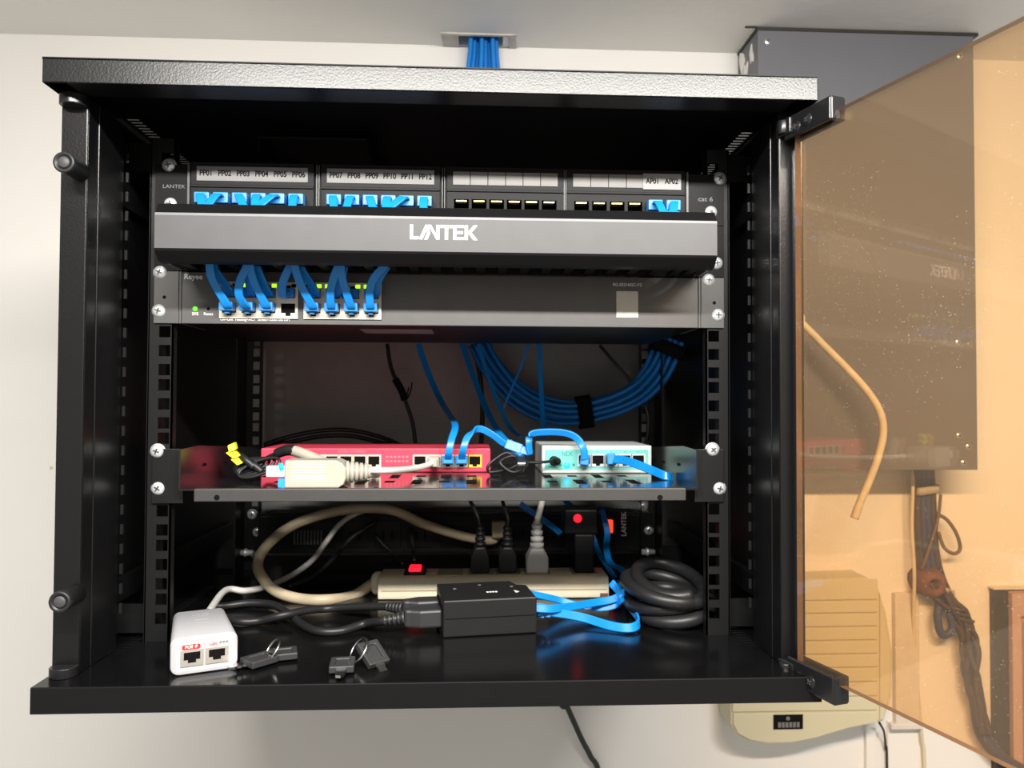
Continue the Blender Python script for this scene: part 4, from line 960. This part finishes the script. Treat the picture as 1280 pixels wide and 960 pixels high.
# ================================================================== KEYS
def key_ring(px, py, lb, spec, ringat, rr_):
    c = P(px, py, z=FL); t = thing('key_ring', c, lb, 'keys')
    for (x, y, a_, tilt) in spec:
        R = Matrix.Rotation(a_, 3, 'Z') @ Matrix.Rotation(tilt, 3, 'X'); base = c+Vector((x, y, 4.2 if abs(tilt) < .05 else 8.5))
        f_ = lambda v: base+R @ v
        mb = MB(); mb.grid([-9, -5, 5, 9], [-11, -6, 7, 11], lambda u, v: not (-5 < u < 5 and -6 < v < 7), -2.6, 2.6, lambda u, v, w_: f_(Vector((u, v, w_)))); mb.box(-5.2, 5.2, -6.2, 7.2, -1.6, 1.6, f_)
        kh = mb.build('key_head', mat('key_plastic', (.032, .032, .033), .45) if 'key_plastic' not in bpy.data.materials else bpy.data.materials['key_plastic'], t, bevel=.9)
        mb = MB(); mb.prism([(-3.6, -10), (3.6, -10), (3.6, -13), (2.6, -14.5), (3.4, -16.5), (2.2, -19), (3.0, -21.5), (0.5, -25), (-3.0, -24), (-3.6, -20)], -.9, .9, lambda u, v, w_: f_(Vector((u, v, w_)))); mb.build('key_blade', M['steel'], kh)
    mb = MB(); rc = c+Vector(ringat); R = Matrix.Rotation(.5, 3, 'Z') @ Matrix.Rotation(.25, 3, 'Y')
    mb.tube([rc+R @ Vector((math.cos(q)*rr_*.35, math.sin(q)*rr_, math.cos(q)*rr_*.9)) for q in [2*math.pi*j/16 for j in range(16)]], .9, 8, 3, True); mb.build('ring', M['steel'], t)
    return t
key_ring(322, 834, 'left ring of two black-headed keys beside the white injector', [(0, 4, -.75, 0), (14, 17, -1.3, 0)], (8, 11, 9.5), 8.5)
key_ring(441, 839, 'right ring of black-headed keys on the floor front centre', [(-8, 2, .1, 0), (13, 12, .7, .55)], (2, 14, 10.5), 10)

# ================================================================== CABLES THROUGH THE CEILING
for i in range(8):
    x0 = 588+i*4.6; top = P(x0+.5, 46, z=CEIL); y_ = 330+(i % 3)*6
    mb = MB(); mb.tube([Vector((top.x, y_, CEIL+58)), Vector((top.x, y_, CEIL-8)), Vector((top.x-(4-i)*1.2, y_, CEIL-60)), Vector((top.x-(4-i)*1.2, y_+4, 250)), Vector((top.x-(4-i)*1.2, y_, ZT+1.5))], 3.0, 10)
    ordn = ['leftmost', 'second', 'third', 'fourth', 'fifth', 'sixth', 'seventh', 'rightmost'][i]
    tag(mb.build('ceiling_cable', M['bluedk']), 'blue cable dropping from the ceiling hole, %s from left of the eight' % ordn if 0 < i < 7 else 'blue cable dropping from the ceiling hole, %s of the eight' % ordn, 'cable', 'blue cables dropping from the ceiling hole')

# ================================================================== GREY DISTRIBUTION BOX
gx0, gx1, gy0 = 380, 659, 281
gz0 = P(1215, 587, y=gy0).z
gb = thing('distribution_box', ((gx0+gx1)/2, 320, gz0), 'big grey steel distribution box under the ceiling behind the glass door', 'electrical box')
mb = MB(); mb.box(gx0, gx1, gy0+2, WALL-.3, gz0, CEIL-4); mb.build('case', M['boxgrey'], gb, bevel=1.5)
mb = MB(); mb.box(gx0-.5, gx1+.5, gy0, gy0+2, gz0-.4, CEIL-5); mb.build('cover_panel', M['boxgrey'], gb, bevel=.8)
for px_, py_ in ((957, 55), (1197, 73), (1200, 432), (1200, 549), (1212, 563), (1202, 582)): p_ = P(px_, py_, y=gy0); screw(gb, p_.x, gy0, p_.z, SCREW_B)
mb = MB()
for cy, cz, k in ((WALL-30, 330, 1), (WALL-52, 345, .7), (WALL-18, 352, .9), (WALL-40, 300, .8)):
    mb.prism([(cy+k*(9+4*math.sin(q*2.1+cz))*math.cos(q), cz+k*(16+6*math.cos(q*3+cy))*math.sin(q)) for q in [2*math.pi*j/14 for j in range(14)]], gx0-.9, gx0+.2, YZ)
mb.build('plaster_smear', M['wall'], gb)
# dark strip filling the gap on top of the box
mb = MB(); mb.box(gx0-1, gx1+8, gy0+1, WALL-2, CEIL-4.2, CEIL-.3); mb.box(gx0-16, gx0, gy0, gy0+3, CEIL-1.6, CEIL-.3); tag(mb.build('trim_1', M['darkstrip']), 'dark gap between the grey box and the ceiling', kind='structure')
# cord hanging in front of the box
mb = MB(); mb.tube([Vector((286, 350, 20)), Vector((296, 330, 14)), P(985, 392, y=268), P(1004, 406, y=250), P(1030, 432, y=244), P(1060, 462, y=240), P(1085, 490, y=238), P(1100, 515, y=238), P(1104, 540, y=240), P(1098, 570, y=243), P(1085, 605, y=248), P(1075, 628, y=250), P(1068, 648, y=252)], lambda u: 4.4 if u < .93 else 4.9, 10)
tag(mb.build('hanging_cord', M['cord']), 'pale thick cord hanging loose in front of the grey box', 'cable')

# ================================================================== WALL CABLES ON THE RIGHT
wy_ = 338
for i, (dx, m_, lb) in enumerate(((-9, 'dirty', 'dirty dark cable at the left of the trunk below the grey box'), (-3, 'navy', 'navy cable left of centre in the trunk below the grey box'), (3, 'navy', 'navy cable right of centre in the trunk below the grey box'), (9, 'dirty', 'dirty dark cable at the right of the trunk below the grey box'))):
    mb = MB(); mb.tube([P(1155+dx*.9, 580, y=wy_-15), P(1156+dx, 610, y=wy_), P(1157+dx*1.1, 650, y=wy_+2), P(1160+dx*1.1, 690, y=wy_+2), P(1166+dx*1.2, 720, y=wy_), P(1180+dx*1.1, 748, y=wy_), P(1200+dx, 772, y=wy_), P(1210+dx*.7, 800, y=wy_), P(1213+dx*.6, 835, y=wy_), P(1222+dx*.6, 880, y=wy_), P(1228+dx*.6, 915, y=wy_), P(1250+dx*.6, 945, y=wy_), P(1285+dx*.6, 968, y=wy_), P(1330+dx*.6, 1010, y=wy_), P(1400+dx*.6, 1300, y=wy_)], 4.6, 10)
    tag(mb.build('wall_cable', M[m_]), lb, 'cable', 'cables in the trunk below the grey box')
mb = MB()
run = spline([P(1168, 730, y=wy_-3), P(1182, 750, y=wy_-4), P(1200, 772, y=wy_-4), P(1210, 800, y=wy_-4), P(1213, 835, y=wy_-4), P(1222, 880, y=wy_-4), P(1230, 915, y=wy_-4)], 10)
for k in range(7):
    ph = k*.9; pts = []
    for i, q in enumerate(run):
        rr_ = 9.5+3.0*math.sin(i*.31+k*1.7)-3.5*i/len(run); a_ = ph+i*(.10 if k % 2 else -.07)
        pts.append(q+Vector((math.cos(a_)*rr_, math.sin(a_)*rr_*.7-1, math.sin(a_*1.3)*2)))
    mb.tube(pts, 3.0+.5*(k % 3), 7, 1)
for q in ((1200, 770), (1206, 778), (1196, 764)): mb.tube([P(q[0]-8, q[1]-6, y=wy_-12), P(q[0]+2, q[1]-2, y=wy_-14), P(q[0]+11, q[1]-1, y=wy_-11)], 2.2, 6)
tag(mb.build('cable_wrap', M['dirty']), 'ragged dark wrapping around the lower run of wall cables', 'wrapping')
mb = MB(); mb.prism(rrect(-15, 15, -8, 8, 5), -5, 5, lambda u, v, w_: P(1158, 612, y=wy_)+Vector((u, v, w_+u*.15)), True); tag(mb.build('cable_tie', M['tie']), 'grey tie around the cable trunk below the box', 'tie')
mb = MB(); mb.prism(rrect(-13, 13, -7, 7, 5), -5, 5, lambda u, v, w_: P(1180, 738, y=wy_-2)+Vector((u, v, w_-u*.4)), True); tag(mb.build('cable_tie', M['tie']), 'pale tie around the cables beside the brown grommet', 'tie')
mb = MB(); mb.tube([P(1170, 642, y=wy_-4), P(1184, 650, y=wy_-6), P(1196, 668, y=wy_-8), P(1200, 686, y=wy_-8), P(1192, 692, y=wy_-8), P(1180, 684, y=wy_-6), P(1173, 665, y=wy_-4)], 2.4, 8); tag(mb.build('cable_loop', M['brown']), 'brown cable loop sticking out right of the trunk', 'cable')
mb = MB(); mb.tube([P(1176, 618, y=wy_-6), P(1172, 650, y=wy_-8), P(1160, 690, y=wy_-8), P(1152, 712, y=wy_-6)], 2.0, 8); tag(mb.build('thin_wall_wire', M['brown']), 'thin brown wire crossing the trunk to the grommet', 'cable')
mb = MB(); mb.tube([P(1141, 585, y=wy_-6), P(1141, 615, y=wy_-6), P(1140, 660, y=wy_-2), P(1143, 720, y=wy_-4), P(1142, 780, y=345), P(1146, 850, y=350), P(1152, 920, y=350), P(1156, 975, y=350), P(1160, 1300, y=350)], 2.2, 8); tag(mb.build('cream_wire', M['cord']), 'thin cream wire running down the wall from the box', 'cable')
p_ = P(1152, 722, y=WALL-.5); mb = MB(); mb.lathe([(19, 0), (20, -9), (19, -26), (15, -33), (10, -34), (6.5, -30), (5, -24), (.2, -23)], p_, (.05, 1, .08), 18)
mb.xform(lambda v: v+Vector((random.uniform(-1.3, 1.3), random.uniform(-.8, .4), random.uniform(-1.3, 1.3)))); tag(mb.build('wall_grommet', M['clay']), 'crumbling red-brown grommet where wires enter the wall', 'grommet')
mb = MB(); mb.tube([P(1174, 752, y=wy_-2), P(1172, 775, y=wy_-4), P(1178, 794, y=wy_-4), P(1190, 786, y=wy_-3), P(1186, 765, y=wy_-3)], 5.0, 10); tag(mb.build('cable_bight', M['navy']), 'navy cable bight hanging below the brown grommet', 'cable')

# ================================================================== CREAM WALL DEVICE
dy0 = 308
zt, zb_ = P(1060, 724, y=dy0).z, P(975, 930, y=dy0).z
wd_ = thing('wall_device', (450, 340, zb_), 'cream plastic ribbed wall device with a black plate below the rack right corner', 'device')
def q2(px, py): v = P(px, py, y=dy0); return (v.x, v.z)
outl = [q2(*k) for k in ((913, 735), (930, 727), (1085, 722), (1097, 730), (1108, 765), (1116, 815), (1115, 870), (1105, 902), (1085, 905), (1060, 911), (1020, 923), (990, 929), (960, 930), (935, 926), (920, 918), (913, 905))]
mb = MB(); mb.prism(outl, dy0, WALL-.4, XYZ); mb.build('body', M['devbeige'], wd_, bevel=3)
# ribs: horizontal plates separated by grooves, ending at the vertical groove
ys = [728, 755, 771, 788, 805, 822, 839, 857, 875, 893]
xr = 1097
for i in range(len(ys)-1):
    y0, y1 = ys[i]+1, ys[i+1]-1
    l = 915; k = -.055
    poly = [P(l, y0-(l-1000)*k*.6, y=dy0), P(xr-.8, y0+(xr-1000)*k, y=dy0), P(xr-.8, y1+(xr-1000)*k, y=dy0), P(l, y1-(l-1000)*k*.6, y=dy0)]
    mb = MB(); mb.prism([(v.x, v.z) for v in poly], dy0-2.2, dy0+1, XYZ); mb.build('rib_plate', M['devbeige'], wd_, bevel=.8)
mb = MB(); poly = [q2(*k) for k in ((1099, 741), (1105, 768), (1112, 815), (1111, 868), (1103, 898), (1099, 900))]; mb.prism(poly, dy0-2.2, dy0+1, XYZ); mb.build('side_cap', M['devbeige'], wd_, bevel=.8)
poly = [q2(*k) for k in ((916, 891), (975, 890.5), (1020, 890), (1096, 888.5), (1096, 902), (1060, 909), (1020, 921), (990, 927), (960, 928), (937, 924), (922, 916), (916, 904))]
mb = MB(); mb.prism(poly, dy0-2.2, dy0+1, XYZ); low = mb.build('lower_panel', M['devbeige'], wd_, bevel=.8)
a = P(966.5, 893.5, y=dy0-2.2); b = P(1003.5, 911, y=dy0-2.2); mb = MB(); mb.box(a.x, b.x, dy0-3, dy0-2, b.z, a.z); mb.build('name_plate', M['ink'], low)
a = P(972, 903, y=dy0-3); b = P(1000, 909, y=dy0-3); mb = MB()
for i in range(6): mb.box(a.x+(b.x-a.x)*i/6+.6, a.x+(b.x-a.x)*(i+1)/6-.6, dy0-3.2, dy0-2.9, b.z, a.z)
mb.build('plate_marks', M['printdim'], low)
p_ = P(985, 898, y=dy0-3); mb = MB(); mb.lathe([(2.6, 0), (2.6, -.2)], (p_.x, dy0-3, p_.z), (0, 1, 0), 12); mb.build('plate_emblem', M['printdim'], low)
mb = MB(); mb.tube([P(1099, 903, y=330), P(1105, 915, y=340), P(1107, 935, y=350), P(1109, 970, y=351), P(1110, 1300, y=352)], 1.5, 8); mb.build('lead', M['rubber'], wd_)

# trunking on the wall
a = P(1119, 742, y=346); b = P(1150, 905, y=346)
mb = MB(); mb.box(a.x, b.x, 346, WALL-.2, b.z, a.z); mb.box(a.x-8, b.x+2, 343, WALL-.2, b.z-6, b.z+1); tag(mb.build('cable_trunking', M['cream'], None, 1), 'wide cream trunking on the wall right of the ribbed device', 'trunking')
a = P(1083, 903, y=348); b = P(1098, 1300, y=348)
mb = MB(); mb.box(a.x, b.x, 348, WALL-.2, b.z, a.z); mb.box(b.x+18, b.x+21, 352, WALL-.2, b.z, a.z); tag(mb.build('cable_trunking', M['wall'], None, 1), 'narrow white trunking below the cream ribbed device', 'trunking')
# cord under the rack
mb = MB(); mb.tube([Vector((P(700, 866, y=336).x-2, 334, ZB-1)), P(700, 866, y=336), P(709, 884, y=337), P(718, 904, y=339), P(728, 926, y=342), P(738, 945, y=346), P(750, 975, y=350), P(758, 1100, y=350), Vector((140, 350, -1100))], 3.6, 10)
tag(mb.build('hanging_cord', mat('black_green_cord', (.016, .02, .016), .4)), 'black cord hanging down the wall below the rack', 'cable')
# pink cupboard at the right border
a = P(1243, 737, y=344); b = P(1261, 737, y=344); e = P(1330, 737, y=344)
zc0, zc1 = -1050, a.z
cb = thing('wall_cupboard', ((a.x+e.x)/2, 348, zc0), 'dusty pink panelled cupboard with a dark side at the right border', 'cupboard')
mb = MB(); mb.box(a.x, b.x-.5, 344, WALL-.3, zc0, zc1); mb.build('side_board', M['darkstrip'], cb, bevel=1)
mb = MB(); mb.box(b.x, e.x, 346, WALL-.3, zc0, zc1-3); mb.build('carcass', M['pinkdoor'], cb)
mb = MB(); mb.grid([b.x, b.x+12, e.x-12, e.x], [zc0, zc0+40, zc1-34, zc1-4], lambda u, v: not (b.x+12 < u < e.x-12 and zc0+40 < v < zc1-34), 338, 346, XYZ)
dr = mb.build('panel_door', M['pinkdoor'], cb)
mb = MB(); mb.box(b.x+19, e.x-19, 340, 346, zc0+48, zc1-42); mb.build('raised_panel', M['pinkdoor'], dr, bevel=2.5)
mb = MB(); mb.box(a.x-2, e.x, 342, WALL-.3, zc1, zc1+2.5); mb.build('top_edge', M['cream'], cb, bevel=.6)
